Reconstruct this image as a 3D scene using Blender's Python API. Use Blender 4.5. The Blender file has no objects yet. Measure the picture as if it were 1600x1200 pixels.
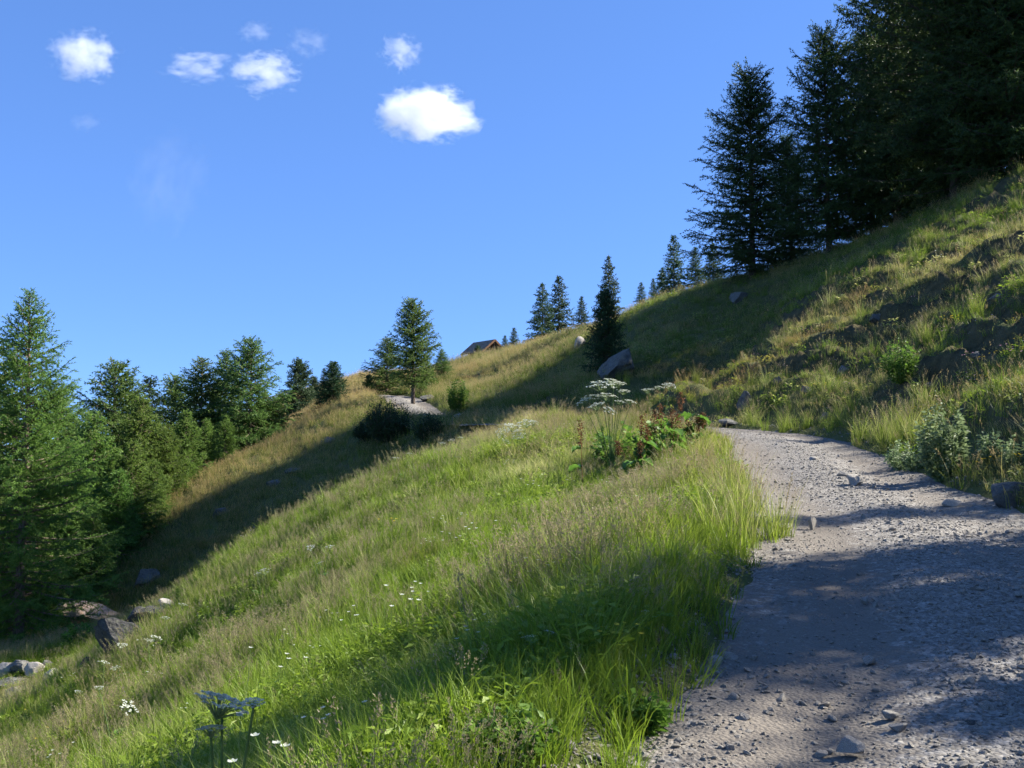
import bpy, math, random
import numpy as np
from mathutils import Vector, Matrix

random.seed(7)
RNG = np.random.default_rng(7)
SC = bpy.context.scene
COL = SC.collection
R = math.radians

# ------------------------------------------------------------------ camera
F_PX = 1570.0                       # focal length in photo pixels (1600 wide)
PITCH = math.atan(120 / F_PX)       # looking slightly uphill
EYE = 1.6
cam_d = bpy.data.cameras.new('camera')
cam_d.sensor_width = 36.0
cam_d.lens = 36.0 * F_PX / 1600.0
cam_d.clip_start = 0.1
cam_d.clip_end = 9000
cam = bpy.data.objects.new('camera', cam_d)
cam.location = (0, 0, EYE)
cam.rotation_euler = (math.pi / 2 + PITCH, 0, 0)
COL.objects.link(cam)
SC.camera = cam

# ------------------------------------------------------------------ sky and sun
SUN_EL, SUN_AZ = 36.5, 75.0        # azimuth from +Y (view direction) towards +X (right)
S = Vector((math.sin(R(SUN_AZ)) * math.cos(R(SUN_EL)), math.cos(R(SUN_AZ)) * math.cos(R(SUN_EL)), math.sin(R(SUN_EL))))
world = bpy.data.worlds.new('World')
SC.world = world
world.use_nodes = True
wn = world.node_tree
wn.nodes.clear()
w_out = wn.nodes.new('ShaderNodeOutputWorld')
w_bg = wn.nodes.new('ShaderNodeBackground')
w_sky = wn.nodes.new('ShaderNodeTexSky')
w_sky.sky_type = 'NISHITA'
w_sky.sun_disc = False
w_sky.sun_elevation = R(SUN_EL)
w_sky.sun_rotation = R(SUN_AZ)
w_sky.altitude = 2500
w_sky.air_density = 1.0
w_sky.dust_density = 0.0
w_sky.ozone_density = 3.0
w_bg.inputs['Strength'].default_value = 0.0885
w_gam = wn.nodes.new('ShaderNodeGamma')          # camera white balance and contrast of the blue sky
w_gam.inputs['Gamma'].default_value = 0.55
w_tint = wn.nodes.new('ShaderNodeMix')
w_tint.data_type = 'RGBA'
w_tint.blend_type = 'MULTIPLY'
w_tint.inputs[0].default_value = 1.0
w_tint.inputs[7].default_value = (0.60, 1.0, 1.80, 1)
wn.links.new(w_sky.outputs[0], w_gam.inputs['Color'])
wn.links.new(w_gam.outputs[0], w_tint.inputs[6])
wn.links.new(w_tint.outputs[2], w_bg.inputs['Color'])
wn.links.new(w_bg.outputs[0], w_out.inputs['Surface'])
sun_d = bpy.data.lights.new('sun', 'SUN')
sun_d.energy = 4.8
sun_d.angle = R(0.53)
sun_d.color = (1.0, 0.95, 0.86)
sun = bpy.data.objects.new('sun', sun_d)
sun.rotation_euler = S.to_track_quat('Z', 'Y').to_euler()
sun.location = (40, -10, 40)
COL.objects.link(sun)
SC.view_settings.view_transform = 'Standard'
SC.view_settings.look = 'None'
SC.view_settings.gamma = 1.0
SC.view_settings.use_curve_mapping = False
SC.view_settings.exposure = 1.55
SC.cycles.max_bounces = 5
SC.cycles.diffuse_bounces = 2
SC.cycles.transmission_bounces = 2
SC.cycles.transparent_max_bounces = 8
SC.cycles.volume_bounces = 5
SC.cycles.use_denoising = True
SC.cycles.denoising_input_passes = 'RGB_ALBEDO_NORMAL'
SC.cycles.denoising_prefilter = 'ACCURATE'
SC.cycles.use_adaptive_sampling = True
SC.cycles.adaptive_threshold = 0.02
SC.cycles.adaptive_min_samples = 24
SC.cycles.time_limit = 800
SC.cycles.use_light_tree = False

# ------------------------------------------------------------------ helpers
def at(u, v, Y):
    """photo pixel + ground distance along the view -> a point in the place"""
    a, b = (u - 800) / F_PX, (600 - v) / F_PX
    d = (a, math.cos(PITCH) - b * math.sin(PITCH), math.sin(PITCH) + b * math.cos(PITCH))
    k = Y / d[1]
    return np.array([d[0] * k, Y, EYE + d[2] * k])

def tag(o, label=None, cat=None, group=None, kind=None):
    if label: o['label'] = label
    if cat: o['category'] = cat
    if group: o['group'] = group
    if kind: o['kind'] = kind
    return o

def empty(name, loc=(0, 0, 0), rz=0.0, sc=1.0):
    o = bpy.data.objects.new(name, None)
    COL.objects.link(o)
    o.location = loc
    o.rotation_euler = (0, 0, rz)
    o.scale = (sc, sc, sc) if not hasattr(sc, '__len__') else sc
    o.empty_display_size = 0.2
    return o

def npmesh(name, V, F3=None, F4=None, mats=(), smooth=False, col=None, mi3=None, mi4=None):
    """mesh from numpy arrays of triangles and quads"""
    V = np.asarray(V, dtype=np.float32).reshape(-1, 3)
    F3 = np.zeros((0, 3), np.int32) if F3 is None else np.asarray(F3, np.int32).reshape(-1, 3)
    F4 = np.zeros((0, 4), np.int32) if F4 is None else np.asarray(F4, np.int32).reshape(-1, 4)
    me = bpy.data.meshes.new(name)
    n3, n4 = len(F3), len(F4)
    me.vertices.add(len(V))
    me.vertices.foreach_set('co', V.ravel())
    me.loops.add(n3 * 3 + n4 * 4)
    me.loops.foreach_set('vertex_index', np.concatenate([F3.ravel(), F4.ravel()]))
    me.polygons.add(n3 + n4)
    st = np.concatenate([np.arange(n3) * 3, n3 * 3 + np.arange(n4) * 4]).astype(np.int32)
    me.polygons.foreach_set('loop_start', st)
    if mi3 is not None or mi4 is not None:
        m3 = np.zeros(n3, np.int32) if mi3 is None else np.asarray(mi3, np.int32)
        m4 = np.zeros(n4, np.int32) if mi4 is None else np.asarray(mi4, np.int32)
        me.polygons.foreach_set('material_index', np.concatenate([m3, m4]))
    me.polygons.foreach_set('use_smooth', np.full(n3 + n4, smooth, dtype=bool))
    for m in mats:
        me.materials.append(m)
    if col is not None:
        c = np.ones((len(V), 4), np.float32)
        col = np.asarray(col, np.float32)
        c[:, :col.shape[1]] = col
        a = me.attributes.new('tone', 'FLOAT_COLOR', 'POINT')
        a.data.foreach_set('color', c.ravel())
    me.update(calc_edges=True)
    return me

def link(name, me, parent=None, loc=(0, 0, 0), rot=(0, 0, 0), sc=(1, 1, 1)):
    o = bpy.data.objects.new(name, me)
    COL.objects.link(o)
    o.location = loc
    o.rotation_euler = rot
    o.scale = sc if hasattr(sc, '__len__') else (sc, sc, sc)
    if parent is not None:
        o.parent = parent
    return o

class MB:
    """collects triangles / quads with a tone per vertex"""
    def __init__(s): s.V, s.F3, s.F4, s.C, s.n, s.m3, s.m4 = [], [], [], [], 0, [], []
    def add(s, V, F3=None, F4=None, tone=(0.5, 0.5, 0.0), mi=0):
        V = np.asarray(V, float).reshape(-1, 3)
        if F3 is not None and len(F3):
            F3 = np.asarray(F3, int).reshape(-1, 3); s.F3.append(F3 + s.n); s.m3.append(np.full(len(F3), mi))
        if F4 is not None and len(F4):
            F4 = np.asarray(F4, int).reshape(-1, 4); s.F4.append(F4 + s.n); s.m4.append(np.full(len(F4), mi))
        t = np.asarray(tone, float)
        s.C.append(np.broadcast_to(t, (len(V), 3)) if t.ndim == 1 else t)
        s.V.append(V); s.n += len(V)
    def mesh(s, name, mats, smooth=False):
        cat = lambda l: np.concatenate(l) if l else None
        return npmesh(name, np.concatenate(s.V), cat(s.F3), cat(s.F4), mats, smooth, np.concatenate(s.C), cat(s.m3), cat(s.m4))
    def tube(s, P, rad, k=5, tone=(0.5, 0.5, 0.0), mi=0):
        V, F4 = tubes(np.asarray(P, float)[None], np.asarray(rad, float)[None], k)
        s.add(V, None, F4, tone, mi)

def unit(v):
    return v / np.maximum(np.linalg.norm(v, axis=-1, keepdims=True), 1e-9)

def tubes(P, rad, k=3):
    """P (n,m,3) paths, rad (n,m) -> verts, quads"""
    n, m, _ = P.shape
    T = unit(np.gradient(P, axis=1))
    ref = np.where(np.abs(T[..., 2:3]) > 0.9, np.array([1.0, 0, 0]), np.array([0, 0, 1.0]))
    A = unit(np.cross(T, ref)); B = np.cross(T, A)
    ang = np.arange(k) * 2 * math.pi / k
    V = P[:, :, None] + rad[:, :, None, None] * (np.cos(ang)[:, None] * A[:, :, None] + np.sin(ang)[:, None] * B[:, :, None])
    idx = np.arange(n * m * k).reshape(n, m, k)
    a = idx[:, :-1]; b = idx[:, 1:]
    F = np.stack([a, np.roll(a, -1, 2), np.roll(b, -1, 2), b], -1).reshape(-1, 4)
    return V.reshape(-1, 3), F

# value noise
_T = np.random.default_rng(11).random((256, 256))
def vnoise(x, y, s=0):
    x = np.asarray(x, float) + s * 17.31; y = np.asarray(y, float) + s * 9.77
    xi = np.floor(x).astype(int); yi = np.floor(y).astype(int)
    fx = x - xi; fy = y - yi
    fx = fx * fx * (3 - 2 * fx); fy = fy * fy * (3 - 2 * fy)
    g = lambda i, j: _T[i & 255, j & 255]
    return (g(xi, yi) * (1 - fx) + g(xi + 1, yi) * fx) * (1 - fy) + (g(xi, yi + 1) * (1 - fx) + g(xi + 1, yi + 1) * fx) * fy
def fbm(x, y, s=0, o=4):
    t = 0; a = 0.5; f = 1.0; tot = 0
    for i in range(o):
        t = t + a * vnoise(x * f, y * f, s + i * 3); tot += a; a *= 0.5; f *= 2.03
    return t / tot - 0.5
def sstep(a, b, x):
    t = np.clip((x - a) / (b - a), 0, 1)
    return t * t * (3 - 2 * t)

# ------------------------------------------------------------------ the lie of the land
ROADP = np.array([  # centre line of the track
    (-2.6, -9, -1.0), (-0.9, -4.5, -.45), (.55, 0, 0), (1.15, 2, .2), (1.95, 4, .4), (2.45, 5, .5), (2.8, 6, .6), (3.12, 7, .7), (3.42, 8, .8),
    (3.88, 10, 1.0), (4.15, 12, 1.2), (4.45, 14, 1.4), (4.78, 16, 1.6), (5.15, 18, 1.8), (5.35, 20, 2.0), (5.2, 22, 2.2), (4.45, 24.0, 2.38),
    (3.3, 26.5, 2.55), (2.2, 30, 2.7), (1.2, 35, 2.9), (0.0, 41, 3.1), (-1.8, 47, 3.4), (-3.5, 50.5, 3.65), (-4.9, 54, 4.2),
    (-6.0, 58, 4.9), (-7.4, 64, 5.65), (-9.6, 70, 6.1), (-13, 78, 5.4), (-18, 88, 4.8), (-24, 100, 4.4)])
def catmull(P, step):
    out = []
    for i in range(1, len(P) - 2):
        p0, p1, p2, p3 = P[i - 1:i + 3]
        n = max(2, int(np.linalg.norm(p2 - p1) / step))
        for t in np.arange(n) / n:
            out.append(0.5 * (2 * p1 + (p2 - p0) * t + (2 * p0 - 5 * p1 + 4 * p2 - p3) * t * t + (3 * p1 - p0 - 3 * p2 + p3) * t ** 3))
    return np.array(out)
RC = catmull(ROADP, 0.3)
RT = unit(np.gradient(RC, axis=0) * np.array([1, 1, 0]))
RN = np.stack([-RT[:, 1], RT[:, 0], 0 * RT[:, 0]], 1)      # to the left of the track

PIX = [  # photo pixel and distance of points of bare ground
    # near meadow
    (800, 1200, 4.2), (600, 1200, 4.6), (400, 1200, 5.5), (200, 1200, 9), (0, 1200, 16), (800, 900, 10), (500, 1000, 11), (250, 1080, 15),
    (600, 850, 15), (900, 780, 16), (380, 930, 20), (1050, 850, 9), (1000, 960, 7), (700, 760, 20), (1020, 720, 18.5),
    # rim of the near meadow
    (1060, 682, 22), (950, 667, 24.5), (850, 674, 26), (750, 700, 26.5), (640, 735, 26.5), (500, 790, 27), (380, 855, 28), (270, 945, 30), (140, 1020, 29),
    (60, 1090, 26), (0, 1040, 29),
    # hidden dip behind the rim
    (500, 815, 33), (640, 758, 34), (800, 700, 33), (380, 885, 34), (280, 955, 35),
    # shaded far side of the gully
    (600, 702, 45), (700, 690, 45), (500, 735, 44), (400, 795, 43), (300, 852, 41), (220, 920, 39), (150, 985, 36), (40, 1010, 34),
    # second rib
    (180, 862, 45), (250, 780, 50), (300, 750, 53), (350, 726, 55), (400, 703, 58), (450, 682, 60), (560, 645, 64), (590, 632, 65),
    # behind the second rib
    (250, 815, 62), (350, 765, 70), (450, 722, 76), (120, 880, 55), (0, 920, 50),
    # slope above the track in the gully and on to the hut
    (800, 625, 52), (880, 605, 46), (940, 592, 42), (1000, 562, 44), (1100, 605, 40), (1110, 655, 27), (1200, 645, 26.5), (1200, 562, 30.5), (1200, 482, 46), (1240, 472, 35), (1195, 540, 31.3), (1150, 602, 28.5),
    (1100, 502, 49), (1090, 464, 52), (1000, 486, 60), (900, 526, 70), (800, 551, 80), (740, 563, 86), (705, 590, 80), (760, 602, 66), (850, 565, 62),
    (1180, 440, 51), (1280, 412, 47),
    # right hand bank
    (1345, 688, 20.3), (1350, 640, 22.5), (1350, 560, 27), (1350, 480, 32), (1350, 418, 38.5), (1350, 392, 44), (1480, 712, 14.6), (1500, 640, 17), (1500, 550, 21.5),
    (1500, 450, 27.5), (1500, 362, 35), (1500, 322, 40), (1600, 740, 12.3), (1600, 650, 15), (1600, 550, 19), (1600, 450, 24), (1600, 365, 30.5), (1600, 278, 38),
    # far rise on the left
    (560, 588, 120), (480, 618, 110)]
XYZ = [(9.2, 38, 5.5), (8.2, 35, 4.3), (7.0, 32, 3.5), (1, -12, -1.2), (-6, -6, -3.0), (9, -6, 3.0), (-15, 0, -6.5), (-22, 15, -7.8), (-30, 32, -8.5), (-42, 50, -9), (-38, 78, -5), (-26, 84, -1.0), (-50, -10, -22),
       (-75, 40, -24), (-75, 100, -17), (-45, 120, 1.0), (8, 5, 2.2), (14, 5, 4.7), (22, 5, 8.2), (22, -12, 7.5), (36, 10, 14), (30, 30, 14.5), (22, 46, 13.4), (15, 62, 11.8),
       (30, 62, 17), (42, 42, 18.5), (25, 80, 16), (10, 90, 12.2), (0, 110, 11.8), (-4.5, 130, 12.6), (20, 130, 17), (-25, 150, 11.0), (0, 165, 13.5), (60, 100, 28), (60, -20, 20),
       (-40, -50, -24), (40, -60, 12), (90, 40, 44), (-100, 160, -20)]
CP = np.array([at(*p) for p in PIX] + [np.array(p, float) for p in XYZ] + [RC[i] for i in range(6, len(RC), 9)])
_C2 = 2.2 ** 2
def _phi(dx, dy): return np.sqrt(dx * dx + dy * dy + _C2)
_n = len(CP)
_A = np.zeros((_n + 3, _n + 3))
_A[:_n, :_n] = _phi(CP[:, None, 0] - CP[None, :, 0], CP[:, None, 1] - CP[None, :, 1]) - 0.25 * np.eye(_n)
_A[:_n, _n] = 1; _A[:_n, _n + 1:] = CP[:, :2]
_A[_n, :_n] = 1; _A[_n + 1:, :_n] = CP[:, :2].T
_W = np.linalg.solve(_A, np.concatenate([CP[:, 2], [0, 0, 0]]))

def rbf(x, y):
    z = _W[_n] + _W[_n + 1] * x + _W[_n + 2] * y
    for i in range(_n):
        z = z + _W[i] * _phi(x - CP[i, 0], y - CP[i, 1])
    return z

def road(x, y):
    """signed offset from the track's centre line (left positive), its height there, and the index along it"""
    x = np.asarray(x, float).ravel(); y = np.asarray(y, float).ravel()
    off = np.full(len(x), 99.0); zr = np.zeros(len(x)); ix = np.zeros(len(x), int)
    m = np.where((x > -30) & (x < 12) & (y > -12) & (y < 105))[0]
    for c in range(0, len(m), 20000):
        q = m[c:c + 20000]
        d2 = (x[q, None] - RC[None, :, 0]) ** 2 + (y[q, None] - RC[None, :, 1]) ** 2
        k = d2.argmin(1)
        dx, dy = x[q] - RC[k, 0], y[q] - RC[k, 1]
        lat = dx * RN[k, 0] + dy * RN[k, 1]
        dist = np.sqrt(d2[np.arange(len(q)), k])
        off[q] = np.sign(lat) * np.maximum(np.abs(lat), dist * 0.999 - 0.02)
        al = dx * RT[k, 0] + dy * RT[k, 1]
        zr[q] = RC[k, 2] + np.clip(al, -.3, .3) * 0.1
        ix[q] = k
    return off, zr, ix

def half_width(x, y, off=0.0):
    left = np.asarray(off) > 0
    return 1.33 + 0.27 * left * sstep(15, 9, y) + 0.30 * fbm(x * .55, y * .55, 5, 3) + 0.16 * fbm(x * 2.6, y * 2.6, 6, 2)

def H(x, y, want=False):
    """height of the ground"""
    shp = np.shape(x)
    x = np.atleast_1d(np.asarray(x, float)).ravel(); y = np.atleast_1d(np.asarray(y, float)).ravel()
    zb = rbf(x, y)
    r = np.sqrt(x * x + y * y)
    t = sstep(170, 420, r)
    zb = np.clip(zb, -70, 70) * (1 - t) + t * (-75 + 20 * fbm(x * .004, y * .004, 2))
    off, zr, ix = road(x, y)
    hw = half_width(x, y, off)
    a = np.abs(off)
    # bumps of the turf, steps of the eroded bank
    bank = sstep(1.2, 3.0, -off) * sstep(60, 25, r) * (off > -60) + sstep(4, 9, x) * sstep(60, 30, r) * (a > 50)
    bank = np.clip(bank, 0, 1)
    free = sstep(hw - .1, hw + 1.4, a)
    bump = 0.16 * fbm(x * .8, y * .8, 1, 3) + 0.10 * fbm(x * 2.3, y * 2.3, 3, 2) + 0.9 * fbm(x * .12, y * .12, 4, 2) * sstep(25, 60, r)
    ph = zb / 0.85 + 1.6 * fbm(x * .35, y * .35, 8, 3)
    saw = ph - np.floor(ph)
    step = 0.80 * (saw - sstep(0.64, 0.95, saw)) + 0.06
    bump = bump + bank * (step * (0.45 + 0.9 * vnoise(x * .5, y * .5, 9)) + 0.85 * fbm(x * .6, y * .6, 12, 4))
    z = zb + bump * free
    w = np.where(off > 0, sstep(hw + 1.7 + 5 * sstep(35, 50, y), hw - .1, a), sstep(hw + 1.0, hw - .1, a))
    z = z * (1 - w) + zr * w
    z = z + 0.10 * sstep(hw - .25, hw + .15, a) * sstep(hw + 1.3, hw + .2, a) - 0.09 * sstep(hw + .1, hw - .3, a)
    if want:
        return z.reshape(shp), off.reshape(shp), ix.reshape(shp), hw.reshape(shp)
    return z.reshape(shp) if shp else float(z[0])

def ground(u, Y):
    """point of the ground in direction u at distance Y"""
    x = (u - 800) / F_PX * Y
    return np.array([x, Y, H(x, Y)])

# ------------------------------------------------------------------ materials
class NT:
    def __init__(s, name):
        s.m = bpy.data.materials.new(name); s.m.use_nodes = True
        s.t = s.m.node_tree; s.t.nodes.clear()
        s.out = s.t.nodes.new('ShaderNodeOutputMaterial')
    def n(s, typ, **kw):
        nd = s.t.nodes.new(typ)
        for k, v in kw.items():
            if k.startswith('i_'):
                key = k[2:]
                nd.inputs[int(key) if key.isdigit() else key].default_value = v
            else:
                setattr(nd, k, v)
        return nd
    def l(s, a, b): s.t.links.new(a, b)
    def noise(s, vec, scale, detail=4, rough=.55, dim='3D'):
        nd = s.n('ShaderNodeTexNoise', noise_dimensions=dim)
        nd.inputs['Scale'].default_value = scale; nd.inputs['Detail'].default_value = detail; nd.inputs['Roughness'].default_value = rough
        if vec is not None: s.l(vec, nd.inputs['Vector'])
        return nd.outputs['Fac']
    def ramp(s, fac, stops):
        nd = s.n('ShaderNodeValToRGB')
        e = nd.color_ramp.elements
        while len(e) < len(stops): e.new(0.5)
        for i, (p, c) in enumerate(stops):
            e[i].position = p; e[i].color = (*c, 1) if len(c) == 3 else c
        s.l(fac, nd.inputs['Fac'])
        return nd.outputs['Color']
    def mix(s, fac, a, b, mode='MIX'):
        nd = s.n('ShaderNodeMix', data_type='RGBA', blend_type=mode)
        for val, i in ((fac, 0), (a, 6), (b, 7)):
            if hasattr(val, 'links'): s.l(val, nd.inputs[i])
            elif i == 0: nd.inputs[0].default_value = val
            else: nd.inputs[i].default_value = (*val, 1)
        return nd.outputs[2]
    def math(s, op, a, b=0.0):
        nd = s.n('ShaderNodeMath', operation=op)
        for i, v in enumerate((a, b)):
            if hasattr(v, 'links'): s.l(v, nd.inputs[i])
            else: nd.inputs[i].default_value = v
        return nd.outputs[0]
    def principled(s, color, rough=.8, bump=None, bstr=.5, bdist=.02, spec=.3):
        p = s.n('ShaderNodeBsdfPrincipled')
        if hasattr(color, 'links'): s.l(color, p.inputs['Base Color'])
        else: p.inputs['Base Color'].default_value = (*color, 1)
        p.inputs['Roughness'].default_value = rough
        p.inputs['Specular IOR Level'].default_value = spec
        if bump is not None:
            b = s.n('ShaderNodeBump'); b.inputs['Strength'].default_value = bstr; b.inputs['Distance'].default_value = bdist
            s.l(bump, b.inputs['Height']); s.l(b.outputs[0], p.inputs['Normal'])
        s.l(p.outputs[0], s.out.inputs['Surface'])
        return s.m

def leaf_shader(t, color, trans=.45, tcol=None, rough=.55, spec=.25):
    p = t.n('ShaderNodeBsdfPrincipled')
    t.l(color, p.inputs['Base Color']); p.inputs['Roughness'].default_value = rough; p.inputs['Specular IOR Level'].default_value = spec
    tr = t.n('ShaderNodeBsdfTranslucent'); t.l(tcol or color, tr.inputs['Color'])
    mx = t.n('ShaderNodeMixShader'); mx.inputs[0].default_value = trans
    t.l(p.outputs[0], mx.inputs[1]); t.l(tr.outputs[0], mx.inputs[2])
    t.l(mx.outputs[0], t.out.inputs['Surface'])
    return t.m

def mat_ground():
    t = NT('turf_soil'); g = t.n('ShaderNodeNewGeometry').outputs['Position']
    n1 = t.noise(g, .45, 5); n2 = t.noise(g, 3.5, 5); n3 = t.noise(g, 28, 4)
    c1 = t.ramp(n1, [(.30, (.050, .075, .018)), (.52, (.095, .115, .030)), (.72, (.17, .15, .060))])
    c2 = t.ramp(n2, [(.30, (.045, .036, .020)), (.50, (.085, .100, .028)), (.70, (.150, .130, .060))])
    c = t.mix(.5, c1, c2)
    c = t.mix(.25, c, t.ramp(n3, [(.3, (.03, .03, .015)), (.7, (.16, .15, .07))]))
    sl = t.n('ShaderNodeSeparateXYZ'); t.l(t.n('ShaderNodeNewGeometry').outputs['True Normal'], sl.inputs[0])
    soil = t.ramp(n2, [(.3, (.045, .042, .020)), (.7, (.115, .098, .050))])
    f = t.ramp(sl.outputs['Z'], [(.62, (1, 1, 1)), (.80, (0, 0, 0))])
    c = t.mix(f, c, soil)
    return t.principled(c, .95, t.math('ADD', n2, n3), .9, .05, .1)

def mat_gravel():
    t = NT('gravel'); g = t.n('ShaderNodeNewGeometry').outputs['Position']
    at_ = t.n('ShaderNodeAttribute', attribute_name='tone').outputs['Color']
    sp = t.n('ShaderNodeSeparateColor'); t.l(at_, sp.inputs[0])
    n1 = t.noise(g, 1.1, 5); n2 = t.noise(g, 14, 4); n3 = t.noise(g, 90, 3)
    v = t.n('ShaderNodeTexVoronoi', feature='F1'); v.inputs['Scale'].default_value = 46; t.l(g, v.inputs['Vector'])
    v2 = t.n('ShaderNodeTexVoronoi', feature='F1'); v2.inputs['Scale'].default_value = 19; t.l(g, v2.inputs['Vector'])
    bw = t.n('ShaderNodeRGBToBW'); t.l(v.outputs['Color'], bw.inputs[0])
    stone = t.mix(.7, t.ramp(n2, [(.3, (.132, .117, .096)), (.7, (.255, .230, .190))]), bw.outputs[0], 'SOFT_LIGHT')
    hs = t.n('ShaderNodeHueSaturation'); hs.inputs['Saturation'].default_value = .8; t.l(stone, hs.inputs['Color'])
    dirt = t.ramp(n1, [(.3, (.118, .100, .080)), (.55, (.160, .139, .112)), (.75, (.178, .147, .111))])
    dirt = t.mix(.35, dirt, t.ramp(n3, [(.3, (.08, .068, .054)), (.7, (.28, .245, .20))]))
    fac = t.math('ADD', sp.outputs[0], t.math('MULTIPLY', t.math('SUBTRACT', n2, .5), 1.2))
    c = t.mix(t.ramp(fac, [(.35, (0, 0, 0)), (.65, (1, 1, 1))]), dirt, hs.outputs[0])
    hgt = t.math('ADD', t.math('MULTIPLY', v.outputs['Distance'], -1.2), t.math('MULTIPLY', v2.outputs['Distance'], -.45))
    hgt = t.math('ADD', hgt, t.math('MULTIPLY', n3, .4))
    return t.principled(c, .92, hgt, .55, .012, .2)

def mat_rock(name, lo, hi, lichen=(.30, .31, .22), amt=.6, scale=1.0):
    t = NT(name); tc = t.n('ShaderNodeTexCoord').outputs['Object']
    rnd = t.n('ShaderNodeObjectInfo').outputs['Random']
    mp = t.n('ShaderNodeVectorMath', operation='ADD'); t.l(tc, mp.inputs[0])
    cb = t.n('ShaderNodeCombineXYZ'); t.l(t.math('MULTIPLY', rnd, 37.0), cb.inputs[0]); t.l(cb.outputs[0], mp.inputs[1])
    p = mp.outputs[0]
    n1 = t.noise(p, 2.2 * scale, 6, .62); n2 = t.noise(p, 9 * scale, 5); n3 = t.noise(p, 40 * scale, 3)
    c = t.ramp(n1, [(.28, lo), (.72, hi)])
    c = t.mix(t.math('MULTIPLY', t.ramp(n2, [(.50, (0, 0, 0)), (.62, (1, 1, 1))]), amt), c, lichen)
    c = t.mix(.35, c, t.ramp(n3, [(.3, tuple(.6 * a for a in lo)), (.7, hi)]))
    return t.principled(c, .9, t.math('ADD', n1, t.math('MULTIPLY', n2, .4)), .8, .06 / scale, .2)

def mat_foliage(name, dark, light, trans=.35):
    t = NT(name)
    at_ = t.n('ShaderNodeAttribute', attribute_name='tone').outputs['Color']
    sp = t.n('ShaderNodeSeparateColor'); t.l(at_, sp.inputs[0])
    rnd = t.n('ShaderNodeObjectInfo').outputs['Random']
    c = t.mix(sp.outputs[0], dark, light)
    hs = t.n('ShaderNodeHueSaturation'); t.l(c, hs.inputs['Color'])
    t.l(t.math('ADD', .485, t.math('MULTIPLY', rnd, .03)), hs.inputs['Hue'])
    t.l(t.math('ADD', .85, t.math('MULTIPLY', rnd, .3)), hs.inputs['Value'])
    return leaf_shader(t, hs.outputs[0], trans)

def mat_bark(name, lo, hi):
    t = NT(name); tc = t.n('ShaderNodeTexCoord').outputs['Object']
    mp = t.n('ShaderNodeMapping'); mp.inputs['Scale'].default_value = (9, 9, 2.2); t.l(tc, mp.inputs[0])
    n = t.noise(mp.outputs[0], 2.0, 6, .65)
    return t.principled(t.ramp(n, [(.3, lo), (.7, hi)]), .95, n, 1.0, .04, .1)

def mat_plain(name, lo, hi, scale=12, rough=.8, trans=0.0, spec=.2):
    t = NT(name); tc = t.n('ShaderNodeTexCoord').outputs['Object']
    n = t.noise(tc, scale, 4)
    c = t.ramp(n, [(.3, lo), (.7, hi)])
    if trans: return leaf_shader(t, c, trans, rough=rough, spec=spec)
    return t.principled(c, rough, n, .4, .01, spec)

def mat_grass(name, g1, g2, straw, rust, head, trans=.5):
    """tone = (random of the blade, height along it, seed head); tuft (from the scatter) = dryness, brightness, redness"""
    t = NT(name)
    a = t.n('ShaderNodeAttribute', attribute_name='tone').outputs['Color']
    b = t.n('ShaderNodeAttribute', attribute_name='tuft', attribute_type='INSTANCER').outputs['Color']
    A = t.n('ShaderNodeSeparateColor'); t.l(a, A.inputs[0])
    B = t.n('ShaderNodeSeparateColor'); t.l(b, B.inputs[0])
    br = t.math('ADD', t.math('MULTIPLY', A.outputs[0], .55), t.math('MULTIPLY', B.outputs[1], .45))
    c = t.mix(br, g1, g2)
    dry = t.math('ADD', B.outputs[0], t.math('MULTIPLY', t.math('SUBTRACT', A.outputs[0], .5), .55))
    dry = t.math('ADD', dry, t.math('MULTIPLY', t.math('SUBTRACT', A.outputs[1], .6), .35))
    c = t.mix(t.ramp(dry, [(.25, (0, 0, 0)), (.85, (1, 1, 1))]), c, straw)
    c = t.mix(t.math('MULTIPLY', B.outputs[2], t.math('MULTIPLY', A.outputs[1], .9)), c, rust)
    hd = t.mix(t.math('MULTIPLY', B.outputs[2], .7), head, rust)
    c = t.mix(A.outputs[2], c, hd)
    return leaf_shader(t, c, trans, rough=.5, spec=.3)

M = {}
M['ground'] = mat_ground()
M['gravel'] = mat_gravel()
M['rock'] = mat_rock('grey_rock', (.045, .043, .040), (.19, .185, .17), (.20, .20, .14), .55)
M['rock_shaded'] = mat_rock('shaded_rock', (.018, .018, .018), (.080, .078, .072), (.16, .16, .10), .35)  # grey rock darkened: shade on the face turned from the sun, in the colour
M['rock_red'] = mat_rock('rusty_rock', (.20, .15, .11), (.44, .36, .29), (.36, .19, .10), .7)
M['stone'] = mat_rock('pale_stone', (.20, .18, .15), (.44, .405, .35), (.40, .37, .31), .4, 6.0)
M['stone_bed'] = mat_rock('gravel_stone', (.125, .112, .092), (.40, .367, .31), (.30, .25, .20), .35, 14.0)
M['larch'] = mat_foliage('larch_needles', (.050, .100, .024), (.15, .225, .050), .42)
M['larch_shaded'] = mat_foliage('shaded_larch_needles', (.026, .052, .016), (.075, .120, .032), .35)  # larch greens darkened: shade of the upper right trees put into the colour
M['larch_fresh'] = mat_foliage('young_larch_needles', (.060, .125, .026), (.18, .28, .052), .48)
M['spruce'] = mat_foliage('spruce_needles', (.018, .042, .016), (.050, .095, .030), .2)
M['pine'] = mat_foliage('far_conifer_needles', (.030, .065, .030), (.085, .135, .055), .3)
M['shrub'] = mat_foliage('shrub_leaves', (.06, .13, .02), (.17, .30, .04), .45)
M['shrub_grey'] = mat_foliage('grey_green_leaves', (.11, .17, .07), (.28, .36, .17), .4)
M['juniper'] = mat_foliage('juniper_needles', (.022, .042, .016), (.060, .095, .032), .25)
M['bark'] = mat_bark('larch_bark', (.10, .075, .055), (.28, .22, .17))
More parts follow.
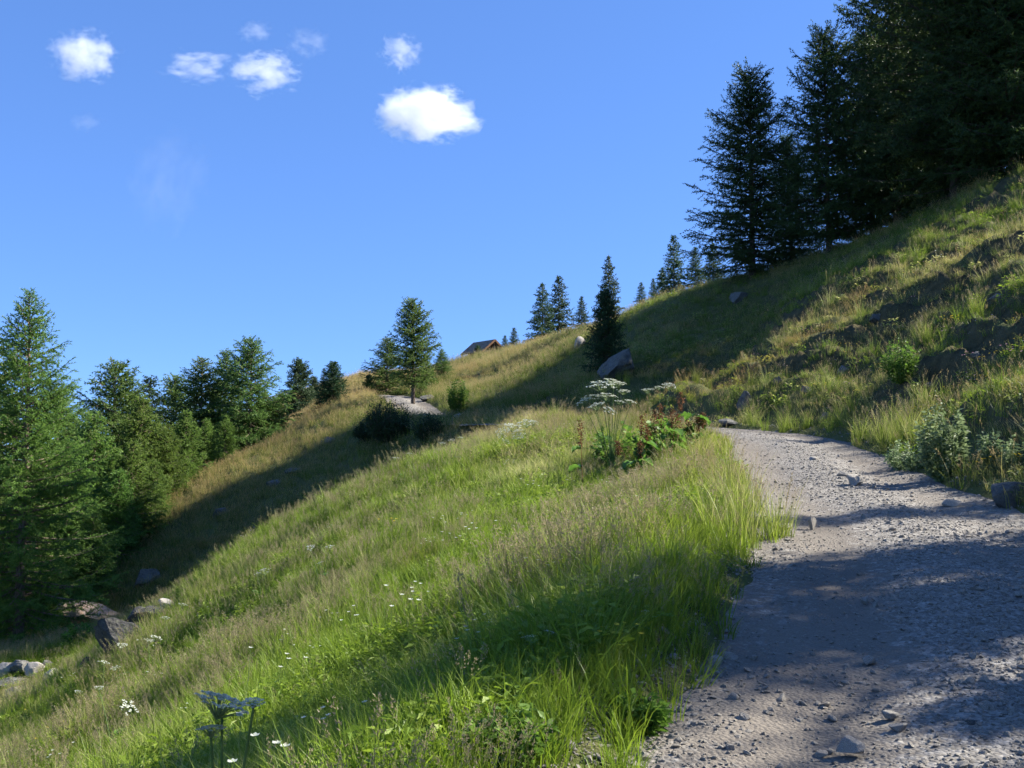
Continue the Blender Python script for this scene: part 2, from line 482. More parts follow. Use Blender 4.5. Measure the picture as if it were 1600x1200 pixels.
M['bark_dark'] = mat_bark('spruce_bark', (.05, .04, .03), (.14, .11, .085))
M['grass'] = mat_grass('meadow_blades', (.080, .155, .011), (.30, .40, .038), (.52, .48, .20), (.30, .13, .06), (.33, .27, .15))
M['grass_far'] = mat_grass('slope_blades', (.06, .11, .014), (.19, .26, .035), (.46, .38, .15), (.46, .24, .11), (.42, .32, .15))
M['stem'] = mat_plain('green_stem', (.07, .13, .03), (.15, .22, .06), 20, .6, .2)
M['petal'] = mat_plain('white_petals', (.48, .51, .38), (.66, .68, .58), 60, .7, .35)
M['umbel_green'] = mat_plain('umbel_rays', (.16, .24, .08), (.30, .36, .15), 30, .7, .3)
M['leaf'] = mat_plain('broad_leaf', (.07, .16, .022), (.16, .30, .045), 14, .45, .4, .35)
M['dock'] = mat_plain('rusty_seed_spike', (.11, .050, .022), (.24, .115, .05), 40, .85, .25)
M['yellow'] = mat_plain('yellow_petals', (.55, .40, .02), (.75, .58, .05), 40, .6, .3)
M['purple'] = mat_plain('violet_petals', (.18, .13, .34), (.32, .25, .50), 40, .6, .3)
M['pink'] = mat_plain('pink_petals', (.45, .22, .32), (.62, .40, .48), 40, .6, .3)
M['clock'] = mat_plain('seed_down', (.50, .49, .42), (.66, .65, .58), 60, .8, .5)
M['wood'] = mat_bark('weathered_logs', (.10, .055, .032), (.22, .13, .08))
M['shingle'] = mat_plain('brown_shingles', (.13, .095, .07), (.24, .19, .15), 3, .85)
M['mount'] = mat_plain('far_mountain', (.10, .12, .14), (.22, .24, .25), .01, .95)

# ------------------------------------------------------------------ ground and track
def axis(lo, hi, f0, f1, d, g):
    out = [f0]
    x = f0
    while x < hi:
        x += d if x < f1 else d + g * (x - f1)
        out.append(x)
    x = f0; left = []
    while x > lo:
        x -= d + g * (f0 - x) * 1.6
        left.append(x)
    return np.array(left[::-1] + out)
gx = axis(-1200, 1200, -9, 11, .17, .032)
gy = axis(-900, 3000, 2.5, 27, .17, .018)
XX, YY = np.meshgrid(gx, gy)
ZZ = H(XX, YY)
nx, ny = len(gx), len(gy)
I = np.arange(nx * ny).reshape(ny, nx)
gq = np.stack([I[:-1, :-1], I[:-1, 1:], I[1:, 1:], I[1:, :-1]], -1).reshape(-1, 4)
ter = link('hillside_terrain', npmesh('hillside_terrain', np.stack([XX, YY, ZZ], -1), None, gq, [M['ground']], True))
tag(ter, 'grassy alpine hillside falling away to the left of the track', 'hillside', kind='structure')

# the track: its own sheet with two worn wheel lines and a ragged rim
ss = catmull(ROADP, .12)
st = unit(np.gradient(ss, axis=0) * np.array([1, 1, 0])); sn = np.stack([-st[:, 1], st[:, 0], 0 * st[:, 0]], 1)
lat = np.linspace(-1.9, 2.35, 44)
P = ss[:, None] + sn[:, None] * lat[None, :, None]
px, py = P[..., 0], P[..., 1]
rut = -.035 * np.exp(-((lat - .75) / .28) ** 2) - .035 * np.exp(-((lat + .62) / .28) ** 2) + .03 * np.exp(-(lat / .35) ** 2)
edge = -0.10 * sstep(1.35, 1.9, -lat) - .06 * sstep(1.9, 2.35, lat)
P[..., 2] += rut * (0.5 + vnoise(px * .4, py * .4, 3)) + edge + .05 * fbm(px * 1.3, py * 1.3, 21, 3) + .014 * fbm(px * 6, py * 6, 22, 2) - 0.01
tone = np.zeros((*px.shape, 3))
tone[..., 0] = .46 + .52 * np.exp(-((lat + .05) / .5) ** 2) - .22 * np.exp(-((lat - .8) / .3) ** 2) - .18 * np.exp(-((lat + .65) / .25) ** 2) + .5 * fbm(px * .7, py * .7, 23, 3)
m_, k_ = px.shape
I = np.arange(m_ * k_).reshape(m_, k_)
rq = np.stack([I[:-1, :-1], I[1:, :-1], I[1:, 1:], I[:-1, 1:]], -1).reshape(-1, 4)[:, ::-1]
trk = link('gravel_track', npmesh('gravel_track', P, None, rq, [M['gravel']], True, tone.reshape(-1, 3)))
tag(trk, 'pale stony track climbing the hillside', 'track', kind='structure')

# far mountain that shows in one notch of the skyline
mx, my = np.meshgrid(np.linspace(-420, 240, 60), np.linspace(-200, 400, 40))
mz = 268 - 0.55 * np.sqrt((mx + 0) ** 2 + (my * .7) ** 2) * (1 + .5 * fbm(mx * .01, my * .01, 31)) + 30 * fbm(mx * .02, my * .02, 33)
I = np.arange(mx.size).reshape(mx.shape)
mq = np.stack([I[:-1, :-1], I[:-1, 1:], I[1:, 1:], I[1:, :-1]], -1).reshape(-1, 4)
mt = link('mountain', npmesh('mountain', np.stack([mx - 145, my + 2600, mz - 6], -1), None, mq, [M['mount']], True))
tag(mt, 'far blue-grey mountain beyond the hut', 'mountain', kind='structure')

# ------------------------------------------------------------------ trees
def conifer(name, seed, Ht, Rad, nb=120, t0=.06, prof=.75, el=(-8, 38), droop=.18, up=.16, tw=.10, clus=.055, leaf=.075, lw=.022, k=3,
            twl=.5, tdroop=.35, fol='larch', bark='bark', lean=(0, 0), foot=0.0, trunk_r=None, gap=.0, belly=.12):
    """returns meshes (trunk, limbs, crown) of one conifer, base at the origin"""
    r = np.random.default_rng(seed)
    tr = trunk_r or Ht * .016
    zs = np.linspace(-.35, Ht, 14); tt = np.clip(zs / Ht, 0, 1)
    bend = .05 * Ht * np.array([fbm(np.array([seed * 1.7]), np.array([t * 1.5]), 41, 2)[0] for t in tt]) * tt
    axis_x = bend + lean[0] * tt; axis_y = -bend * .6 + lean[1] * tt
    ax = lambda z: np.stack([np.interp(z, zs, axis_x), np.interp(z, zs, axis_y), z], -1)
    trunkP = np.stack([axis_x, axis_y, zs], -1)
    V, F = tubes(trunkP[None], (tr * (1 - tt * .97) * (1 + .35 * np.exp(-tt * 30)))[None], 9)
    trunk = npmesh(name + '_trunk', V, None, F, [M[bark]], True)
    # limbs
    i = np.arange(nb)
    t = t0 + (1 - t0) * ((i + r.random(nb) * .9) / nb) ** .92
    z0 = t * Ht
    u_ = (1 - t) / (1 - t0)
    L = Rad * (u_ ** prof) * np.minimum(1, .55 + (t - t0) / belly * .45) * r.uniform(.70, 1.15, nb) + .10
    if gap: L *= np.where(r.random(nb) < gap, r.uniform(.3, .7, nb), 1)
    az = i * 2.399963 + r.normal(0, .35, nb)
    e0 = np.radians(el[0] + (el[1] - el[0]) * t ** 1.5 + r.normal(0, 6, nb))
    s = np.linspace(0, 1, 7)
    hor = L[:, None] * s * np.cos(e0)[:, None]
    swing = .10 * r.normal(0, 1, nb)[:, None] * s ** 2 * L[:, None]
    zz = z0[:, None] + L[:, None] * (s * np.sin(e0)[:, None] - droop * s ** 2 + up * s ** 3)
    ca, sa = np.cos(az)[:, None], np.sin(az)[:, None]
    base = ax(z0)
    P = np.stack([base[:, 0, None] + hor * ca - swing * sa, base[:, 1, None] + hor * sa + swing * ca, zz], -1)
    V, F = tubes(P, (.012 + .013 * L)[:, None] * (1 - .85 * s), 3)
    limbs = npmesh(name + '_limbs', V, None, F, [M[bark]], True)
    # twigs on both sides of each limb
    n2 = np.maximum(3, (L / tw).astype(int))
    bi = np.repeat(np.arange(nb), n2)
    j = np.concatenate([np.arange(n) for n in n2]); nn = n2[bi]
    sj = .12 + .88 * (j + r.random(len(j)) * .8) / nn
    sj = np.clip(sj, 0, 1)
    f = sj * 6; a = np.minimum(f.astype(int), 5); w = (f - a)[:, None]
    Q = P[bi, a] * (1 - w) + P[bi, a + 1] * w
    D = unit(P[bi, a + 1] - P[bi, a])
    side = np.where(j % 2 == 0, 1.0, -1.0)
    ang = side * np.radians(r.uniform(25, 75, len(j))) * (1 - .6 * sj ** 3)
    c, s_ = np.cos(ang), np.sin(ang)
    T = np.stack([D[:, 0] * c - D[:, 1] * s_, D[:, 0] * s_ + D[:, 1] * c, D[:, 2] * .6 - tdroop * r.uniform(-.2, 1.1, len(j)) + r.normal(0, .38, len(j))], -1)
    T = unit(T)
    l = np.minimum(twl, .18 + .42 * L[bi] * (1 - .75 * sj)) * r.uniform(.55, 1.2, len(j))
    # needle tufts along each twig
    n3 = np.maximum(2, (l / clus).astype(int))
    ti = np.repeat(np.arange(len(l)), n3)
    m = np.concatenate([np.arange(n) for n in n3]) + r.random(len(ti)) * .8
    q = (m / n3[ti])[:, None]
    C = Q[ti] + T[ti] * l[ti][:, None] * q + np.array([0, 0, -1]) * (.16 * l[ti][:, None] * q ** 2)
    tuft_tone = np.clip(.5 + .25 * r.normal(0, 1, len(l))[ti] + .15 * q[:, 0], 0, 1)
    # leader shoot at the very top
    zt = np.linspace(.93, 1.0, 14) * Ht
    C = np.concatenate([C, ax(zt)]); Td = np.concatenate([T[ti], np.tile([0, 0, 1.0], (14, 1))]); tuft_tone = np.concatenate([tuft_tone, np.full(14, .7)])
    N = len(C)
    C = np.repeat(C, k, 0); Td = np.repeat(Td, k, 0); tone = np.repeat(tuft_tone, k) + r.normal(0, .12, N * k)
    dr = unit(Td * .75 + r.normal(0, .75, (N * k, 3)))
    sd = unit(np.cross(dr, r.normal(0, 1, (N * k, 3))))
    ln = leaf * r.uniform(.65, 1.3, N * k)[:, None]
    A_ = C - sd * lw * .5; B_ = C + sd * lw * .5; E_ = C + dr * ln
    V = np.stack([A_, B_, E_], 1).reshape(-1, 3)
    F3 = np.arange(len(V)).reshape(-1, 3)
    tone3 = np.repeat(np.clip(tone, 0, 1), 3)[:, None] * np.array([1, 1, 1])
    crown = npmesh(name + '_crown', V, F3, None, [M[fol]], False, tone3)
    return dict(h=Ht, r=Rad, trunk=trunk, limbs=limbs, crown=crown)

KIND = {}
KIND['near'] = conifer('near_larch', 3, 12.3, 3.4, nb=270, t0=.03, prof=.72, tw=.085, clus=.050, leaf=.095, lw=.026, k=4, droop=.20, up=.30, el=(-4, 45), twl=.62, fol='larch_fresh', belly=.15)
KIND['big_a'] = conifer('tall_larch', 5, 12.0, 3.6, nb=290, t0=.03, prof=.40, tw=.11, clus=.075, leaf=.13, lw=.045, k=3, droop=.06, up=.16, el=(-6, 48), twl=.8, tdroop=.2, fol='larch_shaded', bark='bark_dark', belly=.06, gap=.3)
KIND['big_b'] = conifer('broad_larch', 6, 13.0, 4.2, nb=280, t0=.03, prof=.40, tw=.12, clus=.08, leaf=.14, lw=.05, k=3, droop=.10, up=.18, el=(-8, 46), twl=.85, tdroop=.2, fol='larch_shaded', bark='bark_dark', gap=.38, belly=.06)
KIND['larch_a'] = conifer('larch_a', 8, 8.0, 2.5, nb=190, t0=.04, prof=.62, tw=.10, clus=.07, leaf=.13, lw=.048, k=3, twl=.65, fol='larch', up=.22)
KIND['larch_b'] = conifer('larch_b', 9, 8.0, 2.8, nb=180, t0=.03, prof=.52, tw=.10, clus=.07, leaf=.13, lw=.048, k=3, twl=.7, fol='larch', gap=.25, el=(-2, 52), up=.25)
KIND['young'] = conifer('young_larch', 10, 5.0, 1.7, nb=150, t0=.02, prof=.68, tw=.085, clus=.065, leaf=.11, lw=.042, k=3, el=(5, 52), twl=.5, fol='larch_fresh', up=.22)
KIND['lone'] = conifer('lone_larch', 12, 6.3, 2.05, nb=170, t0=.20, prof=.50, tw=.09, clus=.065, leaf=.12, lw=.042, k=3, el=(-4, 50), twl=.55, fol='larch', gap=.3, belly=.25, trunk_r=.13, bark='bark_dark', up=.22)
KIND['spruce'] = conifer('spruce', 14, 6.0, 1.45, nb=210, t0=.02, prof=.85, tw=.085, clus=.06, leaf=.085, lw=.034, k=4, el=(-12, 40), droop=.1, up=.18, twl=.40, tdroop=.2, fol='spruce', bark='bark_dark', belly=.03)
KIND['bushy'] = conifer('bushy_spruce', 15, 4.0, 1.75, nb=210, t0=.02, prof=.55, tw=.09, clus=.06, leaf=.09, lw=.036, k=4, el=(-5, 48), twl=.42, tdroop=.15, fol='spruce', bark='bark_dark', belly=.05)
KIND['far'] = conifer('far_larch', 17, 7.5, 2.1, nb=140, t0=.03, prof=.70, tw=.13, clus=.09, leaf=.18, lw=.075, k=3, twl=.6, fol='pine', bark='bark_dark', gap=.15)
KIND['round'] = conifer('round_pine', 19, 5.0, 1.8, nb=140, t0=.04, prof=.42, tw=.13, clus=.09, leaf=.17, lw=.075, k=3, el=(0, 60), twl=.6, tdroop=0, fol='pine', bark='bark_dark', belly=.1)

def tree(kind, name, label, u, Y, vtop=None, h=None, wide=1.0, group=None, rz=None, x=None):
    k = KIND[kind]
    g = ground(u, Y) if x is None else np.array([x, Y, H(x, Y)])
    if h is None:
        h = at(u, vtop, Y)[2] - g[2]
    s = h / k['h']
    e = empty(name, (g[0], g[1], g[2] - .05), random.uniform(0, 6.28) if rz is None else rz, (s * wide, s * wide, s))
    link('trunk', k['trunk'], e); link('limbs', k['limbs'], e); link('crown', k['crown'], e)
    tag(e, label, 'tree', group)
    return e

GL, GR, GF, GM = 'larches below the rib on the left', 'dark larches on the upper right slope', 'far conifers along the skyline', 'trees round the bend of the track'
T_ = [
 # left
 ('near', 'larch_tree', 'tall feathery green larch at the left edge, biggest of the left trees', 42, 34, 456, 1.0, GL),
 ('larch_a', 'larch_tree', 'larch cut off by the left picture edge behind the biggest left larch', -32, 38, 520, 1.05, GL),
 ('larch_b', 'larch_tree', 'ragged-topped larch just right of the biggest left larch', 176, 52, 568, 1.15, GL),
 ('spruce', 'conifer_tree', 'slim pointed conifer tip between two wider larches on the left', 231, 62, 590, 1.2, GL),
 ('larch_b', 'larch_tree', 'short dark larch left of the twin wide larches on the left', 270, 64, 590, 1.2, GL),
 ('larch_a', 'larch_tree', 'pointed mid-green larch, left one of two wide larches near the rib', 314, 60, 560, 1.25, GL),
 ('larch_b', 'larch_tree', 'wide dark larch with crooked tip, nearest to the sunlit rib', 392, 60, 530, 1.2, GL),
 ('larch_a', 'larch_tree', 'larch half hidden between the two wide larches near the rib', 352, 68, 548, .95, GL),
 ('young', 'young_larch', 'young light green larch in front, closest to the sunlit rib', 292, 52, 642, 1.0, GL),
 ('young', 'young_larch', 'young light green larch with low tip in the middle of the left thicket', 262, 50, 664, 1.0, GL),
 ('young', 'young_larch', 'taller young larch in the left thicket under the slim conifer tip', 222, 49, 622, 1.05, GL),
 ('young', 'young_larch', 'young larch in the left thicket below the ragged-topped larch', 150, 45, 650, 1.02, GL),
 ('young', 'young_larch', 'young larch tucked against the biggest left larch', 108, 42, 690, 1.02, GL),
 ('young', 'young_larch', 'low young larch at the thicket foot beside the shaded grass', 188, 43, 735, 1.02, GL),
 ('young', 'young_larch', 'low bright larch in the thicket just under the sunlit rib', 245, 47, 720, 1.02, GL),
 ('larch_a', 'larch_tree', 'dim larch filling the gap behind the left thicket', 128, 58, 640, 1.1, GL),
 ('young', 'young_larch', 'young larch at the thicket edge touching the orange grass of the rib', 322, 55, 655, 1.15, GL),
 ('young', 'young_larch', 'small larch below the crooked-tipped larch beside the rib', 352, 57, 648, 1.02, GL),
 ('young', 'young_larch', 'young larch low in the thicket above the shaded grass', 208, 45, 690, 1.02, GL),
 ('young', 'young_larch', 'small larch right against the lower branches of the biggest left larch', 150, 39, 800, 1.02, GL),
 ('larch_a', 'larch_tree', 'mid-height larch right of the ragged-topped larch in the left group', 205, 54, 612, 1.2, GL),
 ('larch_b', 'larch_tree', 'dim larch closing the gap left of the ragged-topped larch', 92, 48, 610, 1.1, GL),
 ('young', 'young_larch', 'pale larch just left of the small rib larch by the bushy spruce', 412, 61, 612, 1.02, GL),
 ('round', 'conifer_tree', 'far round-crowned conifer left of the bushy twin-tipped spruce', 466, 95, 566, 1.0, GF),
 ('round', 'conifer_tree', 'small far conifer touching the round-crowned one', 490, 98, 590, .9, GF),
 ('young', 'young_larch', 'small pale larch on the rib left of the bushy twin-tipped spruce', 436, 62, 622, 1.02, GM),
 ('bushy', 'spruce_tree', 'bushy dark spruce on the sunlit rib with twin tips', 520, 62, 566, .92, GM),
 ('spruce', 'spruce_tree', 'thin second tip rising from the bushy dark spruce on the rib', 505, 62.6, 575, .9, GM),
 ('lone', 'larch_tree', 'lone larch with bare trunk standing at the bend of the track', 645, 58, 470, .9, GM),
 ('larch_b', 'larch_tree', 'dark larch close behind and left of the lone larch', 603, 68, 528, 1.35, GM),
 ('bushy', 'spruce_tree', 'low dark spruce left of the trees behind the lone larch', 576, 67, 585, .8, GM),
 ('larch_a', 'larch_tree', 'larch behind and right of the lone larch at the bend', 690, 70, 545, 1.3, GM),
 ('young', 'young_larch', 'pale larch right behind the bare trunk of the lone larch', 664, 65, 552, 1.02, GM),
 # skyline by the hut
 ('round', 'conifer_tree', 'small conifer standing in front of the hut', 747, 112, 541, .8, GF),
 ('far', 'conifer_tree', 'tiny conifer at the lower left corner of the hut', 722, 112, 552, .9, GF),
 ('far', 'conifer_tree', 'small conifer on the skyline right of the hut', 803, 96, 512, 1.1, GF),
 ('far', 'conifer_tree', 'tiny conifer leaning on the small one right of the hut', 789, 98, 524, 1.1, GF),
 ('far', 'conifer_tree', 'tall skyline conifer, left one of the pair in mid-picture', 848, 88, 443, 1.05, GF),
 ('far', 'conifer_tree', 'tallest skyline conifer, right one of the pair in mid-picture', 874, 90, 432, 1.0, GF),
 ('far', 'conifer_tree', 'skyline conifer between the tall pair and the dark gully spruce', 910, 84, 463, 1.0, GF),
 ('far', 'conifer_tree', 'slender pointed conifer rising behind the dark gully spruce', 953, 72, 400, .85, GF),
 ('bushy', 'spruce_tree', 'very dark spruce in the shaded gully beside the big boulder', 948, 43, 455, .62, None),
 ('far', 'conifer_tree', 'small conifer on the skyline right of the dark gully spruce', 1004, 74, 441, 1.0, GF),
 ('far', 'conifer_tree', 'thin small conifer second to the right of the dark gully spruce', 1023, 76, 435, .8, GF),
 ('far', 'conifer_tree', 'tall slim conifer left of the first big dark larch', 1056, 64, 368, .95, GF),
 ('far', 'conifer_tree', 'blunt conifer between the tall slim one and the first big dark larch', 1090, 62, 386, 1.1, GF),
 ('far', 'conifer_tree', 'low conifer on the skyline at the foot of the tall slim one', 1038, 68, 418, 1.1, GF),
 ('far', 'conifer_tree', 'conifer half covered by the first big dark larch', 1118, 64, 380, 1.1, GF),
 # big dark ones upper right
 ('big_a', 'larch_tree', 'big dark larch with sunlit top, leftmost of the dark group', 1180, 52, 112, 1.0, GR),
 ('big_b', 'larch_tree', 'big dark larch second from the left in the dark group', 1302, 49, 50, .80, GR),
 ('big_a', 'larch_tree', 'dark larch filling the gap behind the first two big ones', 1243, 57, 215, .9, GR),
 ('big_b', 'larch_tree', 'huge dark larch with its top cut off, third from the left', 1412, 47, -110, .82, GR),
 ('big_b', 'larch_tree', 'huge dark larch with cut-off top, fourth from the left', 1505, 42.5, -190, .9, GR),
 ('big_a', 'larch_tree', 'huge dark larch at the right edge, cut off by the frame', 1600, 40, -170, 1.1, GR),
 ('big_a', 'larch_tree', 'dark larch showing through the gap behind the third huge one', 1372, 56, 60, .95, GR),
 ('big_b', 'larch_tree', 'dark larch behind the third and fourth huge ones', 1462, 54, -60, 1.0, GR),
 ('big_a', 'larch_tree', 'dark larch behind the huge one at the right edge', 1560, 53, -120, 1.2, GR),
]
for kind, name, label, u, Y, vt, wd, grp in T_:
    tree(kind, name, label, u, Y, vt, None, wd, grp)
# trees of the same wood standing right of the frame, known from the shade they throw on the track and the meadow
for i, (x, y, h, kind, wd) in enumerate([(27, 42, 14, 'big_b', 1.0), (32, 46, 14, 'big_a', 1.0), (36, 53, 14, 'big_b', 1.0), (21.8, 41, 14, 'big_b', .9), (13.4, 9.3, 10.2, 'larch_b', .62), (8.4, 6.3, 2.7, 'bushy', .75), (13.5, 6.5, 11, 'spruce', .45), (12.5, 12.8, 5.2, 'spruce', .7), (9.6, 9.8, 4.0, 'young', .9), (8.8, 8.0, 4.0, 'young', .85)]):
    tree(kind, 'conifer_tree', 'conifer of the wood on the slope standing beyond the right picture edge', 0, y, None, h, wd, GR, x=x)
# ------------------------------------------------------------------ finding the ground along a line of sight
def surf(x, y):
    z, off, ix, hw = H(x, y, True)
    on = np.abs(off) < hw - .1
    if on.any():
        _, zr, _ = road(x, y)
        z = np.where(on, zr - .01, z)
    return z
def hit(u, v):
    Ys = np.concatenate([np.arange(2.2, 30, .04), np.arange(30, 140, .25)])
    p = np.array([at(u, v, 1.0)]) - np.array([0, 0, EYE])
    x = p[0, 0] * Ys; zr = EYE + p[0, 2] * Ys
    below = np.where(surf(x, Ys) > zr)[0]
    k = below[0] if len(below) else len(Ys) - 1
    return np.array([x[k], Ys[k], zr[k]])

# ------------------------------------------------------------------ grass tufts
def tuft(name, seed, nb, rad, h, w, lean, mat, seg=3, heads=0, headlen=.12, headw=.02, sway=(.0, .0), hvar=.35, leafy=None):
    r = np.random.default_rng(seed)
    mb = MB()
    if nb:
        a = r.uniform(0, 6.283, nb); d = rad * np.sqrt(r.random(nb))
        base = np.stack([d * np.cos(a), d * np.sin(a), np.full(nb, -.05)], -1)
        hh = h * (1 + hvar * r.normal(0, 1, nb).clip(-2, 1.6)); hh = np.maximum(hh, h * .25)
        la = a + r.normal(0, .9, nb); lm = lean * r.uniform(.3, 1.5, nb) * hh
        lx = lm * np.cos(la) + sway[0] * hh; ly = lm * np.sin(la) + sway[1] * hh
        s = np.linspace(0, 1, seg + 1)
        cx = base[:, 0, None] + lx[:, None] * s ** 2; cy = base[:, 1, None] + ly[:, None] * s ** 2
        cz = base[:, 2, None] + hh[:, None] * (s - .22 * (lm / hh)[:, None] * s ** 3)
        wa = r.uniform(0, 6.283, nb); ww = w * r.uniform(.6, 1.3, nb)
        wd = (ww[:, None] * (1 - s ** 1.6 * .97)) * .5
        V = np.stack([np.stack([cx - wd * np.cos(wa)[:, None], cy - wd * np.sin(wa)[:, None], cz], -1),
                      np.stack([cx + wd * np.cos(wa)[:, None], cy + wd * np.sin(wa)[:, None], cz], -1)], 2)   # nb, seg+1, 2, 3
        idx = np.arange(nb * (seg + 1) * 2).reshape(nb, seg + 1, 2)
        F = np.stack([idx[:, :-1, 0], idx[:, :-1, 1], idx[:, 1:, 1], idx[:, 1:, 0]], -1).reshape(-1, 4)
        tn = np.stack([np.broadcast_to(r.random(nb)[:, None, None], (nb, seg + 1, 2)), np.broadcast_to(s[None, :, None], (nb, seg + 1, 2)), np.zeros((nb, seg + 1, 2))], -1).reshape(-1, 3)
        mb.add(V.reshape(-1, 3), None, F, tn)
    for i in range(heads):                      # flowering stalks
        a = r.uniform(0, 6.283); d = rad * r.random()
        hh = h * r.uniform(1.15, 1.75)
        lx, ly = np.array([math.cos(a), math.sin(a)]) * lean * r.uniform(.3, 1.0) * hh * .8 + np.array(sway) * hh
        s = np.linspace(0, 1, 5)
        P = np.stack([d * math.cos(a) + lx * s ** 2, d * math.sin(a) + ly * s ** 2, -.05 + hh * (s - .06 * s ** 3)], -1)
        rb = r.random()
        tn = np.stack([np.full(15, rb), np.repeat(s, 3), np.full(15, .45)], -1)
        mb.tube(P, np.array([.0016, .0014, .0012, .001, .0006]) * (1 + w * 40), 3, tn)
        T = unit(P[-1] - P[-2]); n = 26
        q = r.random(n)
        C = P[-1] - T * headlen * q[:, None] + r.normal(0, headw * .35, (n, 3)) * np.sin(np.pi * (.15 + .8 * q))[:, None]
        dr = unit(T + r.normal(0, .45, (n, 3))); sd = unit(np.cross(dr, r.normal(0, 1, (n, 3))))
        ln = headlen * .13 * r.uniform(.6, 1.3, n)[:, None]
        V = np.stack([C - sd * headw * .09, C + sd * headw * .09, C + dr * ln], 1).reshape(-1, 3)
        mb.add(V, np.arange(n * 3).reshape(-1, 3), None, np.tile([rb, 1, 1.0], (n * 3, 1)))
    if leafy:                                   # broad little leaves
        n, ll, lw = leafy
        a = r.uniform(0, 6.283, n); d = rad * np.sqrt(r.random(n)); z = h * r.random(n) ** .8
        C = np.stack([d * np.cos(a), d * np.sin(a), z], -1)
        dr = unit(np.stack([np.cos(a + r.normal(0, .7, n)), np.sin(a + r.normal(0, .7, n)), r.uniform(-.2, .7, n)], -1)); sd = unit(np.cross(dr, [0, 0, 1.0] + r.normal(0, .3, (n, 3))))
        L = ll * r.uniform(.6, 1.3, n)[:, None]; W = lw * r.uniform(.7, 1.2, n)[:, None]
        V = np.stack([C, C + dr * L * .45 + sd * W * .5, C + dr * L - np.array([0, 0, .25]) * L, C + dr * L * .45 - sd * W * .5], 1).reshape(-1, 3)
        mb.add(V, None, np.arange(n * 4).reshape(-1, 4), np.repeat(np.stack([r.random(n), np.full(n, .5), np.zeros(n)], -1), 4, 0))
    return mb.mesh(name, [M[mat]])

def scatter(name, label, cat, protos, pts, scl, idx, tuft_col, tilt=.12, flat=1.0):
    n = len(pts)
    me = bpy.data.meshes.new(name)
    me.vertices.add(n); me.vertices.foreach_set('co', np.asarray(pts, np.float32).ravel())
    def attr(nm, typ, key, arr):
        a = me.attributes.new(nm, typ, 'POINT'); a.data.foreach_set(key, np.ascontiguousarray(arr).ravel())
    rot = np.stack([RNG.normal(0, tilt, n), RNG.normal(0, tilt, n), RNG.uniform(0, 6.283, n)], -1).astype(np.float32)
    attr('turn', 'FLOAT_VECTOR', 'vector', rot)
    sc = np.asarray(scl, np.float32); sc = np.stack([sc, sc, sc * flat], -1) if sc.ndim == 1 else sc
    attr('size', 'FLOAT_VECTOR', 'vector', sc.astype(np.float32))
    attr('pick', 'INT', 'value', np.asarray(idx, np.int32))
    if tuft_col is not None:
        c = np.ones((n, 4), np.float32); c[:, :3] = np.clip(tuft_col, 0, 1)
        attr('tuft', 'FLOAT_COLOR', 'color', c)
    o = link(name, me)
    g = bpy.data.node_groups.new(name, 'GeometryNodeTree')
    g.interface.new_socket('Geometry', in_out='INPUT', socket_type='NodeSocketGeometry')
    g.interface.new_socket('Geometry', in_out='OUTPUT', socket_type='NodeSocketGeometry')
    N = g.nodes; gi = N.new('NodeGroupInput'); go = N.new('NodeGroupOutput')
    iop = N.new('GeometryNodeInstanceOnPoints'); g2i = N.new('GeometryNodeGeometryToInstance')
    iop.inputs['Pick Instance'].default_value = True
    for pm in reversed(protos):                      # the socket lists its links last first
        po = bpy.data.objects.new(pm.name, pm)      # only a source for the scatter, never placed in the scene
        oi = N.new('GeometryNodeObjectInfo'); oi.inputs['Object'].default_value = po
        g.links.new(oi.outputs['Geometry'], g2i.inputs[0])
    def named(nm, typ, sock):
        a = N.new('GeometryNodeInputNamedAttribute'); a.data_type = typ; a.inputs['Name'].default_value = nm
        g.links.new(a.outputs['Attribute'], sock)
    named('pick', 'INT', iop.inputs['Instance Index']); named('size', 'FLOAT_VECTOR', iop.inputs['Scale'])
    e2r = N.new('FunctionNodeEulerToRotation'); named('turn', 'FLOAT_VECTOR', e2r.inputs[0]); g.links.new(e2r.outputs[0], iop.inputs['Rotation'])
    g.links.new(gi.outputs[0], iop.inputs['Points']); g.links.new(g2i.outputs[0], iop.inputs['Instance']); g.links.new(iop.outputs[0], go.inputs[0])
    md = o.modifiers.new('scatter', 'NODES'); md.node_group = g
    tag(o, label, cat, kind='stuff')
    return o

def field(n, y0, y1, power, m=.60, xl=None):
    """random spots inside the field of view (with a margin), denser close by"""
    a, b = y0 ** (2 - power), y1 ** (2 - power)
    Y = (a + (b - a) * RNG.random(n)) ** (1 / (2 - power))
    x = RNG.uniform(-1, 1, n) * (m * Y + 1.5)
    z, off, ix, hw = H(x, Y, True)
    e = .06
    nzx = (H(x + e, Y) - H(x - e, Y)) / (2 * e); nzy = (H(x, Y + e) - H(x, Y - e)) / (2 * e)
    slope = np.sqrt(nzx ** 2 + nzy ** 2)
    return x, Y, z, off, hw, slope

